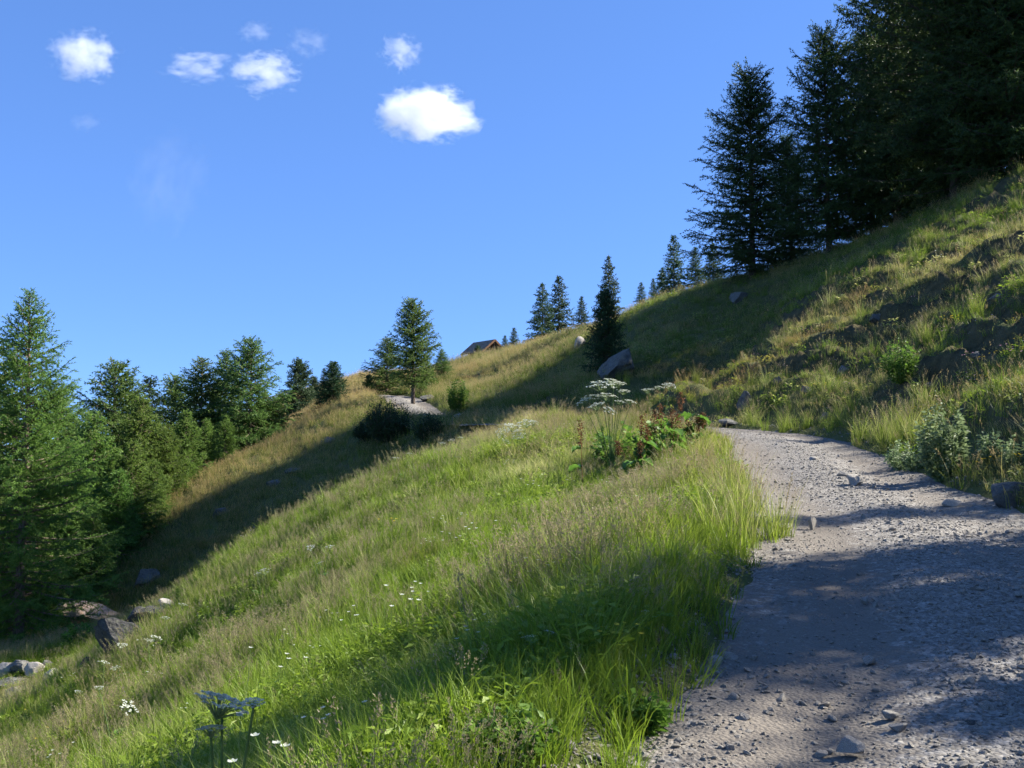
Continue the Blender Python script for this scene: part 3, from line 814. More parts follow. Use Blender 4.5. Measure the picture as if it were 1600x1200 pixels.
G_leaf = [tuft('leaf_tuft', 100 + i, 38, .12, .30, .0105, .50, 'grass', sway=(-.04, .0)) for i in range(6)]
G_weed = [tuft('weed_tuft', 190 + i, 6, .15, .24, .008, .5, 'grass', leafy=(26, .085, .034)) for i in range(3)]
G_seed = [tuft('seed_tuft', 120 + i, 20, .13, .34, .010, .42, 'grass', heads=6, headlen=.10, headw=.034, sway=(-.04, .0)) for i in range(5)]
G_low = [tuft('low_tuft', 140 + i, 60, .17, .15, .007, .55, 'grass_far', seg=2) for i in range(4)]
G_dry = [tuft('dry_tuft', 150 + i, 30, .17, .26, .007, .45, 'grass_far', heads=5, headlen=.10, headw=.024, seg=2) for i in range(4)]
G_herb = [tuft('herb_tuft', 160 + i, 8, .13, .20, .006, .5, 'grass', leafy=(34, .075, .034)) for i in range(4)]
G_tall = [tuft('tall_tuft', 170 + i, 46, .10, .50, .007, .35, 'grass', heads=4, headlen=.13, headw=.03, seg=4) for i in range(3)]
G_tall_s = [tuft('slope_tuft', 180 + i, 26, .2, .30, .011, .5, 'grass_far', heads=4, headlen=.11, headw=.035, seg=2) for i in range(4)]

# -- near meadow left of the track
x, y, z, off, hw, sl = field(58000, 2.0, 36, 1.05)
meadow = ((off > hw - .12) | ((off > 50) & (x < 2))) & (x < 6)
edge_d = off - hw
keep = meadow & (RNG.random(len(x)) < np.where(edge_d < .25, .40, 1.0))
x, y, z, edge_d = x[keep], y[keep], z[keep], edge_d[keep]
n = len(x); near = np.minimum(edge_d, 20)
dry = .15 + 1.0 * fbm(x * .30, y * .30, 51, 3) + 1.0 * fbm(x * 1.1, y * 1.1, 52, 3) + .20 * sstep(12, 22, y) * sstep(-8, 0, x) + RNG.normal(0, .10, n)
red = np.clip(.9 * sstep(.12, .3, fbm(x * .5, y * .5, 53, 3)), 0, 1) * .25 + .55 * sstep(1.2, .1, near) * sstep(10, 12, y) * RNG.random(n)
dry -= .35 * sstep(1.3, .0, near) * sstep(13, 10, y)
lush = 1.25 * fbm(x * .7, y * .7, 54, 3)
typ = RNG.random(n)
seedp = np.clip(.19 + 1.9 * fbm(x * .6, y * .6, 55, 3) + .18 * sstep(14, 22, y), .02, .6)
herb = (fbm(x * .8, y * .8, 56, 2) > .10) & (RNG.random(n) < .6)
pick = np.where(typ < seedp, 6 + RNG.integers(0, 5, n), RNG.integers(0, 6, n))
pick = np.where(herb, 11 + RNG.integers(0, 4, n), pick)
weed = ((fbm(x * .5, y * .5, 57, 3) > .14) | ((y < 6.5) & (x > -1.2) & (fbm(x, y, 58, 2) > -.02))) & (RNG.random(n) < .35) & (near > .35)
pick = np.where(weed, 15 + RNG.integers(0, 3, n), pick)
size = (.50 + .74 * (lush + .35).clip(0, 1)) * RNG.uniform(.6, 1.3, n) * (1 + .25 * sstep(12, 30, y)) * np.where(near < .35, .75, 1)
tc = np.stack([np.where(pick >= 11, np.minimum(dry, .15), dry), RNG.random(n) * .6 + .5 * (lush + .4), np.where(pick >= 11, red * .3, red)], -1)
scatter('meadow_grass', 'knee-high green and straw meadow grass left of the track', 'grass', G_leaf + G_seed + G_herb + G_weed, np.stack([x, y, z], -1), size, pick, tc)

# -- right bank
x, y, z, off, hw, sl = field(52000, 6, 62, 1.05, .66)
keep = ((off < -hw + .05) | ((off > 50) & (x > 4))) & (x > 0)
keep &= RNG.random(len(x)) < np.where(sl > 1.1, .4, 1.0) * np.where((off > -hw - .9) & (off < 0), .42, 1.0) * (.55 + 1.2 * (fbm(x * .7, y * .7, 61, 3) + .25)).clip(.15, 1)
x, y, z, off, hw, sl = x[keep], y[keep], z[keep], off[keep], hw[keep], sl[keep]
n = len(x)
dry = .33 + 1.0 * fbm(x * .35, y * .35, 62, 3) + .4 * fbm(x * 1.6, y * 1.6, 63, 2) + RNG.normal(0, .12, n)
red = np.clip(.8 * sstep(.15, .32, fbm(x * .4, y * .4, 64, 3)), 0, 1)
typ = RNG.random(n)
pick = np.where(typ < .66, RNG.integers(0, 4, n), np.where(typ < .90, 4 + RNG.integers(0, 4, n), 8 + RNG.integers(0, 4, n)))
tl = (fbm(x * .9, y * .9, 65, 2) > .18) & (RNG.random(n) < .22)
pick = np.where(tl, 12 + RNG.integers(0, 3, n), pick)
size = RNG.uniform(.75, 1.25, n) * (1 + .35 * sstep(20, 45, y)) * np.where(pick >= 12, .8, 1)
tc = np.stack([dry, RNG.random(n), red], -1)
scatter('bank_grass', 'short tussocky grass and herbs on the eroded bank right of the track', 'grass', G_low + G_dry + G_herb + G_tall, np.stack([x, y, z], -1), size, pick, tc)

# -- gully, ribs and far slopes
x, y, z, off, hw, sl = field(85000, 30, 150, .75)
keep = (np.abs(off) > hw + .05) & ~((x > 4) & (y < 58) & (off < 0)) & ~((off > 50) & (x > 4) & (y < 60))
x, y, z = x[keep], y[keep], z[keep]; n = len(x)
rib = sstep(42, 50, y) * sstep(-6, -10, x)
dry = .30 + .7 * fbm(x * .12, y * .12, 71, 3) + .3 * fbm(x * .8, y * .8, 72, 2) + .30 * rib + .14 * sstep(55, 70, y) + RNG.normal(0, .1, n)
red = .45 * rib * RNG.random(n) + .8 * sstep(.16, .32, fbm(x * .2, y * .2, 73, 3)) * RNG.random(n)
pick = RNG.integers(0, 4, n)
size = RNG.uniform(.7, 1.3, n) * (1.05 + .5 * sstep(50, 120, y))
scatter('slope_grass', 'straw-yellow and green grass on the far slopes and ribs', 'grass', G_tall_s, np.stack([x, y, z], -1), size, pick, np.stack([dry, RNG.random(n), red], -1))

# -- taller bunches along the foot of the bank and on its edges
spots = [(1225, 668, 5), (1255, 668, 4), (1305, 668, 6), (1365, 685, 8), (1400, 690, 10), (1425, 690, 6), (1180, 660, 4), (1230, 470, 5), (1300, 430, 6), (1330, 420, 6), (1260, 460, 4), (1440, 530, 5), (1172, 832, 7), (1178, 852, 7), (1160, 800, 7),
         (1150, 770, 8), (1440, 385, 5), (1200, 530, 7), (1330, 640, 4), (1520, 490, 5), (925, 735, 10), (960, 735, 12), (1000, 735, 12), (1040, 730, 12), (1080, 725, 10), (890, 735, 8)]
pp, ss_, rd = [], [], []
for u, v, k in spots:
    c = hit(u, v)
    for j in range(k):
        xx, yy = c[0] + RNG.normal(0, .18), c[1] + RNG.normal(0, .25)
        pp.append((xx, yy, H(xx, yy))); ss_.append(RNG.uniform(.65, 1.05)); rd.append(.75 if (u, v) == (1200, 530) else 0.1)
for u, v, k in [(150, 1045, 10), (190, 1050, 12), (230, 1020, 10), (262, 985, 8), (300, 950, 8), (120, 1000, 6), (60, 1095, 8), (30, 1108, 8), (560, 720, 6), (950, 600, 5), (985, 600, 5)]:
    c = hit(u, v)
    for j in range(k):
        xx, yy = c[0] + RNG.normal(0, .5), c[1] + RNG.normal(0, .35)
        pp.append((xx, yy, H(xx, yy))); ss_.append(RNG.uniform(.7, 1.2)); rd.append(.1)
pp = np.array(pp); n = len(pp)
scatter('tall_grass', 'tall arching grass bunches on the track edges and bank foot', 'grass', G_tall, pp, np.array(ss_), RNG.integers(0, 3, n), np.stack([RNG.uniform(.1, .6, n), RNG.uniform(.5, 1, n), np.array(rd)], -1))

# -- small wild flowers
def flower_mesh(name, seed, mat, n, size, h):
    r = np.random.default_rng(seed); mb = MB()
    for i in range(n):
        b = np.array([r.normal(0, .09), r.normal(0, .09), -.03]); top = b + np.array([r.normal(0, .05), r.normal(0, .05), h * r.uniform(.75, 1.2)])
        mb.tube(np.stack([b, (b + top) / 2 + [.01, 0, 0], top]), np.array([.002, .0016, .0012]), 3, mi=0)
        for k in range(6):
            a = k * 1.047 + r.random() * .3
            d = np.array([math.cos(a), math.sin(a), .35]); s = np.array([-math.sin(a), math.cos(a), 0]) * .38
            mb.add(np.array([top, top + (d * .6 + s) * size, top + d * size, top + (d * .6 - s) * size]), None, [[0, 1, 2, 3]], mi=1)
    return mb.mesh(name, [M['stem'], M[mat]])
FW = [flower_mesh('white_flowers', 1, 'petal', 5, .016, .34), flower_mesh('yellow_flowers', 2, 'yellow', 7, .018, .24), flower_mesh('violet_flowers', 3, 'purple', 3, .013, .36), flower_mesh('pink_flowers', 4, 'pink', 4, .018, .34)]
x, y, z, off, hw, sl = field(2600, 3, 30, 1.1)
lm = off > hw + .1
rm = off < -hw - .3
pk = np.where(rm, RNG.choice([1, 1, 1, 1, 3, 2], len(x)), RNG.choice([0, 0, 0, 0, 0, 1, 2], len(x)))
keep = (lm & (RNG.random(len(x)) < .05)) | (rm & (fbm(x * .5, y * .5, 81, 2) > .02))
scatter('wild_flowers', 'tiny white, yellow and violet wild flowers sprinkled in the grass', 'flowers', FW, np.stack([x, y, z], -1)[keep], RNG.uniform(.8, 1.4, keep.sum()), pk[keep], None)

# ------------------------------------------------------------------ stones
def ico(sub):
    t = (1 + 5 ** .5) / 2
    V = [(-1, t, 0), (1, t, 0), (-1, -t, 0), (1, -t, 0), (0, -1, t), (0, 1, t), (0, -1, -t), (0, 1, -t), (t, 0, -1), (t, 0, 1), (-t, 0, -1), (-t, 0, 1)]
    F = [(0, 11, 5), (0, 5, 1), (0, 1, 7), (0, 7, 10), (0, 10, 11), (1, 5, 9), (5, 11, 4), (11, 10, 2), (10, 7, 6), (7, 1, 8), (3, 9, 4), (3, 4, 2), (3, 2, 6), (3, 6, 8), (3, 8, 9), (4, 9, 5), (2, 4, 11), (6, 2, 10), (8, 6, 7), (9, 8, 1)]
    V = [np.array(v) / np.linalg.norm(v) for v in V]
    for _ in range(sub):
        mid = {}; nF = []
        def m(a, b):
            k = (min(a, b), max(a, b))
            if k not in mid:
                p = V[a] + V[b]; V.append(p / np.linalg.norm(p)); mid[k] = len(V) - 1
            return mid[k]
        for a, b, c in F:
            ab, bc, ca = m(a, b), m(b, c), m(c, a)
            nF += [(a, ab, ca), (b, bc, ab), (c, ca, bc), (ab, bc, ca)]
        F = nF
    return np.array(V), np.array(F)
ICO = {i: ico(i) for i in (1, 2, 3, 4)}
def stone(name, seed, sub=2, mat='stone', cuts=7, rough=.10, squash=(1, 1, 1), sharp=.62, face=None):
    """a broken stone: a ball cut by random planes, roughened"""
    r = np.random.default_rng(seed)
    V, F = ICO[sub]; V = V.copy()
    for k in range(cuts * 2):
        nrm = unit(r.normal(0, 1, 3)); d = r.uniform(sharp - .22, sharp + .16)
        p = V @ nrm
        V = V - np.maximum(p - d, 0)[:, None] * nrm * .95
    if face:                                    # one big broken face
        nrm = unit(np.array(face[:3], float)); V = V - np.maximum(V @ nrm - face[3], 0)[:, None] * nrm
    o = r.uniform(0, 50, 3)
    V = V * (1 + .5 * rough * fbm(V[:, 0] * 7 + o[2], V[:, 1] * 7 + V[:, 2] * 6, 5, 3))[:, None]
    f = fbm(V[:, 0] * 1.6 + o[0] + V[:, 2] * .7, V[:, 1] * 1.6 + o[1] - V[:, 2] * .9, seed % 90, 4)
    V = V * (1 + rough * 2 * f)[:, None]
    V = V / np.abs(V).max(0) * np.array(squash)
    return npmesh(name, V, F, None, [M[mat]], False)

bed = [stone('gravel_piece', 300 + i, 1, 'stone_bed', 5, .12, (1, RNG.uniform(.6, .95), RNG.uniform(.35, .7))) for i in range(9)]
# gravel lying on the track, sampled on its sheet
ng = 120000
ys_ = ss[:, 1]; wgt = np.where((ys_ > 2.2) & (ys_ < 27), 1 / np.maximum(ys_, 3) ** 1.25, 0.0); wgt /= wgt.sum()
ii = RNG.choice(len(ss) - 2, ng, p=wgt[:-2] / wgt[:-2].sum()); fi = RNG.random(ng); jj = RNG.uniform(0, 42.99, ng); ja = jj.astype(int); fj = jj - ja
g = lambda A: ((A[ii, ja] * (1 - fj)[:, None] + A[ii, ja + 1] * fj[:, None]) * (1 - fi)[:, None] + (A[ii + 1, ja] * (1 - fj)[:, None] + A[ii + 1, ja + 1] * fj[:, None]) * fi[:, None])
gp = g(P); gt = g(tone)[:, 0]
gh, goff, _, ghw = H(gp[:, 0], gp[:, 1], True)
cl = fbm(gp[:, 0] * 1.1, gp[:, 1] * 1.1, 91, 3)
keep = (RNG.random(ng) < np.clip(.12 + .95 * (gt - .30) + 1.5 * cl, .16, 1)) & (np.abs(goff) < ghw + .35)
gp, gh = gp[keep], gh[keep]; gp[:, 2] = np.maximum(gp[:, 2], gh)
n = len(gp)
gs = np.clip(.0078 * np.exp(RNG.normal(0, .55, n)), .0035, .040) * (1 + .12 * sstep(8, 20, gp[:, 1]))
gp[:, 2] += gs * .12
scatter('gravel', 'loose grey gravel strewn over the track', 'gravel', bed, gp, gs, RNG.integers(0, 9, n), None, .35)

mid_stones = [stone('loose_stone', 330 + i, 2, 'stone', 7, .10, (1, RNG.uniform(.6, .9), RNG.uniform(.35, .6))) for i in range(6)]
cand = np.where((gp[:, 1] > 3.2) & (gp[:, 1] < 17))[0]
for c in RNG.choice(cand, 70, replace=False):
    s = float(np.clip(.026 * math.exp(RNG.normal(0, .35)), .016, .06))
    o = link('loose_stone', mid_stones[int(RNG.integers(0, 6))], None, (gp[c, 0], gp[c, 1], gp[c, 2] + s * .05), (RNG.normal(0, .2), RNG.normal(0, .2), RNG.uniform(0, 6.28)), s)
    tag(o, 'small loose grey stone lying among the gravel of the track', 'stone', 'small loose stones on the track')

def rock(name, label, u, v, w, hgt, depth=.8, seed=0, mat='stone', sub=3, rz=None, tiltx=0, tilty=0, sink=.5, cat='stone', group=None, sharp=.62, rough=.10, face=None):
    """w, hgt: size in photo pixels at the place of its foot"""
    p = hit(u, v); k = p[1] / F_PX
    hw_, hh_ = w * k / 2, hgt * k / 2 / (1 - sink * .5)
    me = stone(name, 400 + seed, sub, mat, 9, rough, (1, 1, 1), sharp, face)
    o = link(name, me, None, (p[0], p[1] + hw_ * depth * .5, p[2] + hh_ * (1 - sink)), (tiltx, tilty, RNG.uniform(-.4, .4) if rz is None else rz), (hw_, hw_ * depth, hh_))
    tag(o, label, cat, group)
    return o
ST = 'stones lying on the track'
rock('stone', 'small pale block standing upright in the middle of the track', 1270, 826, 15, 19, .8, 1, sink=.38, group=ST, rz=.2)
rock('stone', 'thin flat slab beside the upright block on the track', 1228, 827, 34, 9, .7, 2, sink=.38, group=ST)
rock('stone', 'pointed pale stone beside the shrub shadow on the track', 1338, 760, 26, 24, .9, 3, sink=.38, group=ST, sharp=.5)
rock('stone', 'flat pale slab just beyond the pointed stone on the track', 1324, 746, 32, 11, .6, 4, sink=.38, tilty=.15, group=ST)
rock('stone', 'large pale flat stone at the bottom of the track', 1330, 1178, 46, 24, .8, 5, sink=.55, tiltx=3.14, group=ST)
rock('stone', 'grey slab tucked under the shaded grass at the track edge', 1122, 1042, 30, 22, .8, 6, sink=.3, group=ST)
rock('stone', 'smaller slab touching the one under the shaded grass edge', 1142, 1036, 22, 16, .8, 7, sink=.3, group=ST)
rock('stone', 'rounded stone on the bare strip left of the gravel heap', 1148, 1098, 20, 17, .8, 8, group=ST)
rock('stone', 'small upright stone on the bare strip near the grass corner', 1080, 1118, 13, 15, .8, 9, group=ST)
rock('stone', 'thin tilted slab in the sunlit patch at the lower right of the track', 1406, 1142, 30, 11, .6, 10, sink=.5, tiltx=3.14, tilty=-.1, group=ST)
rock('stone', 'flat pale stone just above the thin tilted slab', 1394, 1121, 26, 10, .8, 11, group=ST)
rock('stone', 'flat stone between the bare strip and the gravel heap', 1162, 1127, 24, 12, .8, 12, group=ST)
rock('stone', 'pale pebble at the shade border in mid-track', 1354, 942, 17, 10, .8, 13, group=ST)
rock('stone', 'bluish slab in the shaded middle of the track', 1360, 1036, 24, 11, .8, 14, group=ST)
rock('stone', 'dark lump of stone near the lower right corner', 1522, 1142, 28, 17, .8, 15, mat='rock', group=ST)
rock('stone', 'dark stone in the shade above the lower right lump', 1560, 1093, 18, 13, .8, 16, mat='rock', group=ST)
rock('stone', 'flat stone half buried at the right rim of the track', 1490, 790, 32, 10, .8, 17, group=ST)
rock('stone', 'grey stone at the outer bend below the dark bank', 1275, 722, 18, 9, .8, 18, group=ST)
rock('stone', 'reddish stone on the verge beside the pale shrub', 1343, 690, 16, 9, .8, 19, mat='rock_red', group=ST)
BO = 'rocks on the slopes'
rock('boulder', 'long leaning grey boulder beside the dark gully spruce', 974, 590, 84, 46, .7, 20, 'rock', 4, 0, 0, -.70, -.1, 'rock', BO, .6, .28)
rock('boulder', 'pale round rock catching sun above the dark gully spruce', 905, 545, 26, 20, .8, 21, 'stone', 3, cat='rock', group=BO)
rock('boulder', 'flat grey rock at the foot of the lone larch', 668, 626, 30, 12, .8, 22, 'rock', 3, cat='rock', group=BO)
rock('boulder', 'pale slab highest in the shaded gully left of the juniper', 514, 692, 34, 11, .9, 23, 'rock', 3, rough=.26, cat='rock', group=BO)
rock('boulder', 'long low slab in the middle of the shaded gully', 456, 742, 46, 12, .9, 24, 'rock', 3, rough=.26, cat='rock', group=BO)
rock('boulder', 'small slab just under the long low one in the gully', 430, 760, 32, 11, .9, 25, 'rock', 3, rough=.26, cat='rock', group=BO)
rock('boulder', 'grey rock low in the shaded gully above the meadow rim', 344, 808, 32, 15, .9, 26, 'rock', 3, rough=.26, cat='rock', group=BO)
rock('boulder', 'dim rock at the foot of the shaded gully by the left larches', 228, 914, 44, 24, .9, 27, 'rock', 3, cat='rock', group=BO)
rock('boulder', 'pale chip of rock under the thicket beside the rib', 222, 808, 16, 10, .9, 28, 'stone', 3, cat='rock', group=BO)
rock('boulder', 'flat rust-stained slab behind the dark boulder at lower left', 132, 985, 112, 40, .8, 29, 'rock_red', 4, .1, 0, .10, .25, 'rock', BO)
rock('boulder', 'big dark boulder with shaded face on the lower left slope', 172, 1040, 96, 74, .9, 30, 'rock_shaded', 4, 0, 0, -.50, .45, 'rock', BO, .7, .30, (-.72, -.70, .0, .18))
rock('boulder', 'dark broken rock between the big dark boulder and its pale crest rock', 222, 1000, 78, 52, .9, 41, 'rock_shaded', 4, .5, 0, -.6, .4, 'rock', BO, .7, .30, (-.72, -.70, .0, .2))
rock('boulder', 'small dark rock fallen at the foot of the big dark boulder', 138, 1052, 36, 24, .9, 42, 'rock_shaded', 3, cat='rock', group=BO, rough=.25)
rock('boulder', 'pale lichened rock on the crest of the big dark boulder', 262, 962, 34, 26, .9, 31, 'stone', 3, cat='rock', group=BO)
rock('boulder', 'bluish rock at the foot of the dark bank beyond the bend', 1166, 638, 26, 28, .9, 32, 'rock', 3, cat='rock', group=BO)
rock('boulder', 'pale slab high on the shaded slope under the first dark larch', 1156, 474, 42, 20, .9, 33, 'rock', 3, cat='rock', group=BO)
rock('boulder', 'rock bedded in grass at the right edge beside the track', 1588, 792, 70, 44, .9, 34, 'rock', 3, cat='rock', group=BO)
rock('boulder', 'slanting slab at the corner of the bend under the bank', 1140, 664, 34, 12, .9, 35, 'rock', 3, tilty=.2, cat='rock', group=BO)
rock('boulder', 'grey rock at the near side of the far track section', 716, 652, 14, 8, .9, 36, 'stone', 3, cat='rock', group=BO)
for i, (u, v, w, h, lb) in enumerate([(1262, 612, 24, 14, 'small grey stone half way up the dark bank left of the bright shrub'), (1318, 585, 30, 16, 'grey stone in an earthy hollow of the bank left of the bright shrub'),
        (1215, 600, 20, 14, 'small stone low on the bank nose above the bend'), (1455, 610, 28, 14, 'stone bedded in turf right of the bright bank shrub'), (1530, 560, 30, 16, 'stone in a turf step high above the pale verge shrub'),
        (1372, 500, 26, 12, 'flat stone on the sunlit bank above the bright shrub'), (1560, 470, 32, 14, 'flat stone on the upper bank near the right edge'), (1290, 655, 22, 12, 'stone at the bank foot above the outer track edge')]):
    rock('rock', lb, u, v, w, h, .9, 80 + i, 'rock', 3, sink=.6, cat='rock', group=BO, rough=.22)
PI_ = 'rock pile under the biggest left larch'
for i, (u, v, w, h, lb) in enumerate([(12, 1078, 50, 22, 'grey rock at the front left of the rock pile'), (48, 1062, 30, 26, 'squarish pale-green rock on top of the rock pile'),
        (30, 1056, 40, 24, 'wide rock in the middle of the rock pile'), (78, 1070, 34, 24, 'rounded rock at the right end of the rock pile'), (64, 1078, 30, 18, 'low rock at the front right of the rock pile'),
        (8, 1058, 36, 26, 'dark rock at the far left of the rock pile'), (70, 1048, 22, 16, 'small rock at the back of the rock pile'), (100, 1082, 30, 12, 'flat chip right of the rock pile'),
        (36, 1086, 34, 14, 'flat rock at the front middle of the rock pile'), (20, 1098, 40, 24, 'lone rock just below the rock pile')]):
    rock('rock', lb, u, v, w, h, .9, 60 + i, 'stone' if i % 2 else 'rock', 3, sink=.2, cat='rock', group=PI_)

# ------------------------------------------------------------------ shrubs
def shrub(name, seed, rad, hgt, stems, leaves, ll, lw, fol, upright=.5, needle=False):
    r = np.random.default_rng(seed)
    a = r.uniform(0, 6.283, stems); o = np.sqrt(r.random(stems)) * (1 - upright * .5)
    s = np.linspace(0, 1, 6)
    top = np.stack([rad * o * np.cos(a), rad * o * np.sin(a), hgt * np.sqrt(np.maximum(0, 1 - .75 * o ** 2)) * r.uniform(.45, 1.22, stems)], -1)
    b = np.stack([rad * .15 * np.cos(a), rad * .15 * np.sin(a), np.full(stems, -.05)], -1)
    Pm = b[:, None] + (top - b)[:, None] * s[None, :, None] + np.stack([np.cos(a), np.sin(a), 0 * a], -1)[:, None] * (rad * .18 * np.sin(s * 3.14))[None, :, None]
    V, F = tubes(Pm, (.010 * hgt + .003) * np.ones((stems, 1)) * (1 - .8 * s), 3)
    stem = npmesh(name + '_stems', V, None, F, [M['bark_dark'] if fol in ('juniper',) else M['stem']], True)
    n = stems * leaves
    si = np.repeat(np.arange(stems), leaves); q = r.random(n) ** .7; f = q * 5; k = np.minimum(f.astype(int), 4); w = (f - k)[:, None]
    C = Pm[si, k] * (1 - w) + Pm[si, k + 1] * w + r.normal(0, .06 * rad + .01, (n, 3)) * (1 if needle else .6)
    dr = unit(np.stack([np.cos(a[si] + r.normal(0, 1.2, n)), np.sin(a[si] + r.normal(0, 1.2, n)), r.uniform(-.2, 1.1, n)], -1)); sd = unit(np.cross(dr, r.normal(0, 1, (n, 3))))
    L = ll * r.uniform(.6, 1.3, n)[:, None]; W = lw * r.uniform(.7, 1.2, n)[:, None]
    tn = np.clip(.5 + .22 * r.normal(0, 1, stems)[si] + .15 * r.normal(0, 1, n), 0, 1)
    V = np.stack([C, C + dr * L * .45 + sd * W * .5, C + dr * L - np.array([0, 0, .15]) * L, C + dr * L * .45 - sd * W * .5], 1).reshape(-1, 3)
    crown = npmesh(name + '_leaves', V, None, np.arange(n * 4).reshape(-1, 4), [M[fol]], False, np.repeat(np.stack([tn, tn, tn], -1), 4, 0))
    return stem, crown
def put_shrub(name, label, u, v, w, h, seed, stems, leaves, ll, lw, fol, upright=.5, needle=False, sink=0.0):
    p = hit(u, v); k = p[1] / F_PX
    stem, crown = shrub(name, seed, w * k / 2, h * k, stems, leaves, ll, lw, fol, upright, needle)
    e = empty(name, (p[0], p[1], H(p[0], p[1]) - sink))
    link('stems', stem, e); link('crown', crown, e)
    tag(e, label, 'shrub')
put_shrub('juniper_bush', 'broad dark juniper bush in the gully below the track bend', 606, 690, 84, 56, 1, 220, 60, .10, .04, 'juniper', .1, True)
put_shrub('juniper_bush', 'ragged dark scrub right of the broad juniper at the far track edge', 668, 690, 60, 34, 12, 90, 46, .10, .04, 'juniper', .4, True)
put_shrub('juniper_bush', 'small dark bush left of the bend below the lone larch', 575, 690, 46, 30, 6, 90, 50, .10, .04, 'juniper', .1, True)
put_shrub('green_shrub', 'bright green bush beside the far track section right of the lone larch', 716, 645, 40, 44, 2, 70, 40, .13, .07, 'shrub', .3)
put_shrub('green_shrub', 'bright green shrub half way up the right bank', 1408, 598, 62, 62, 3, 60, 34, .075, .03, 'shrub', .3)
put_shrub('green_shrub', 'leafy green undergrowth clump beneath the dock spikes on the meadow rim', 1040, 728, 120, 66, 21, 46, 16, .15, .085, 'shrub', .2)
put_shrub('green_shrub', 'low leafy undergrowth at the foot of the tall white umbels', 965, 732, 80, 62, 22, 30, 14, .15, .075, 'shrub', .3)
put_shrub('herb_shrub', 'pale grey-green leafy shrub on the verge at the bend', 1475, 748, 92, 104, 4, 46, 44, .085, .032, 'shrub_grey', .55)
put_shrub('herb_shrub', 'low leafy herb clump spreading left of the pale verge shrub', 1425, 736, 90, 44, 5, 50, 30, .06, .026, 'shrub_grey', .2)
put_shrub('herb_shrub', 'small leafy herb at the right edge beside the verge', 1548, 738, 44, 58, 7, 20, 30, .07, .028, 'shrub_grey', .6)
put_shrub('herb_shrub', 'leafy herb cut by the right edge above the verge', 1590, 735, 60, 50, 8, 26, 30, .07, .03, 'shrub_grey', .5)
put_shrub('green_shrub', 'dense dark green leafy clump in the near meadow at the bottom', 790, 1190, 150, 70, 9, 60, 30, .055, .026, 'shrub', .2)
put_shrub('green_shrub', 'low leafy clump by the lower grass corner beside the track', 1000, 1140, 90, 50, 10, 36, 26, .05, .024, 'shrub', .2)
put_shrub('green_shrub', 'small green bush at the foot of the rust-stained slab', 125, 1010, 60, 30, 11, 50, 26, .12, .06, 'shrub', .2)

# ------------------------------------------------------------------ umbellifers
def umbel(seed, rad, rays, per, petal):
    """flat flower head, centre at the origin, looking up"""
    r = np.random.default_rng(seed); ray = MB(); fl = MB()
    for i in range(rays):
        q = math.sqrt((i + .5) / rays); a = i * 2.4
        e = np.array([rad * q * math.cos(a), rad * q * math.sin(a), .26 * rad * (1 - q * q) + r.normal(0, .04) * rad])
        ray.tube(np.stack([[0, 0, -rad * .55], e * [.55, .55, 1] - [0, 0, rad * .2], e]), np.array([.003, .002, .0015]) * (rad / .1), 3)
        ur = rad * .78 / math.sqrt(rays)
        n = per
        d = np.sqrt(r.random(n)) * ur; b = r.uniform(0, 6.283, n)
        C = e + np.stack([d * np.cos(b), d * np.sin(b), ur * .35 * (1 - (d / ur) ** 2) + r.normal(0, .05 * ur, n)], -1)
        t1 = unit(np.stack([np.cos(b), np.sin(b), r.normal(0, .3, n)], -1)); t2 = unit(np.stack([-np.sin(b), np.cos(b), r.normal(0, .3, n)], -1))
        pz = petal * r.uniform(.7, 1.3, n)[:, None]
        V = np.stack([C - t1 * pz, C - t2 * pz, C + t1 * pz, C + t2 * pz], 1).reshape(-1, 3)
        fl.add(V, None, np.arange(n * 4).reshape(-1, 4))
    return ray, fl
def compound_leaf(mb, base, az, L, rise, r):
    d = np.array([math.cos(az), math.sin(az), rise]); d /= np.linalg.norm(d)
    s = np.linspace(0, 1, 5)
    Pm = base + d * L * s[:, None] - np.array([0, 0, .35 * L]) * (s ** 2)[:, None]
    mb.tube(Pm, np.array([.004, .0035, .003, .002, .001]), 3)
    side = np.cross(d, [0, 0, 1.0]); side /= np.linalg.norm(side)
    for q in (.4, .6, .8, .98):
        c = base + d * L * q - np.array([0, 0, .35 * L * q * q])
        for sg in (-1, 1):
            for t in range(3):
                o = unit(side * sg * (1 - .25 * t) + d * (.2 + .5 * t) + r.normal(0, .15, 3)); ll = L * .34 * (1.15 - q * .6)
                w = unit(np.cross(o, [0, 0, 1.0])) * ll * .17
                mb.add(np.array([c, c + o * ll * .45 + w, c + o * ll - [0, 0, .12 * ll], c + o * ll * .45 - w]), None, [[0, 1, 2, 3]])
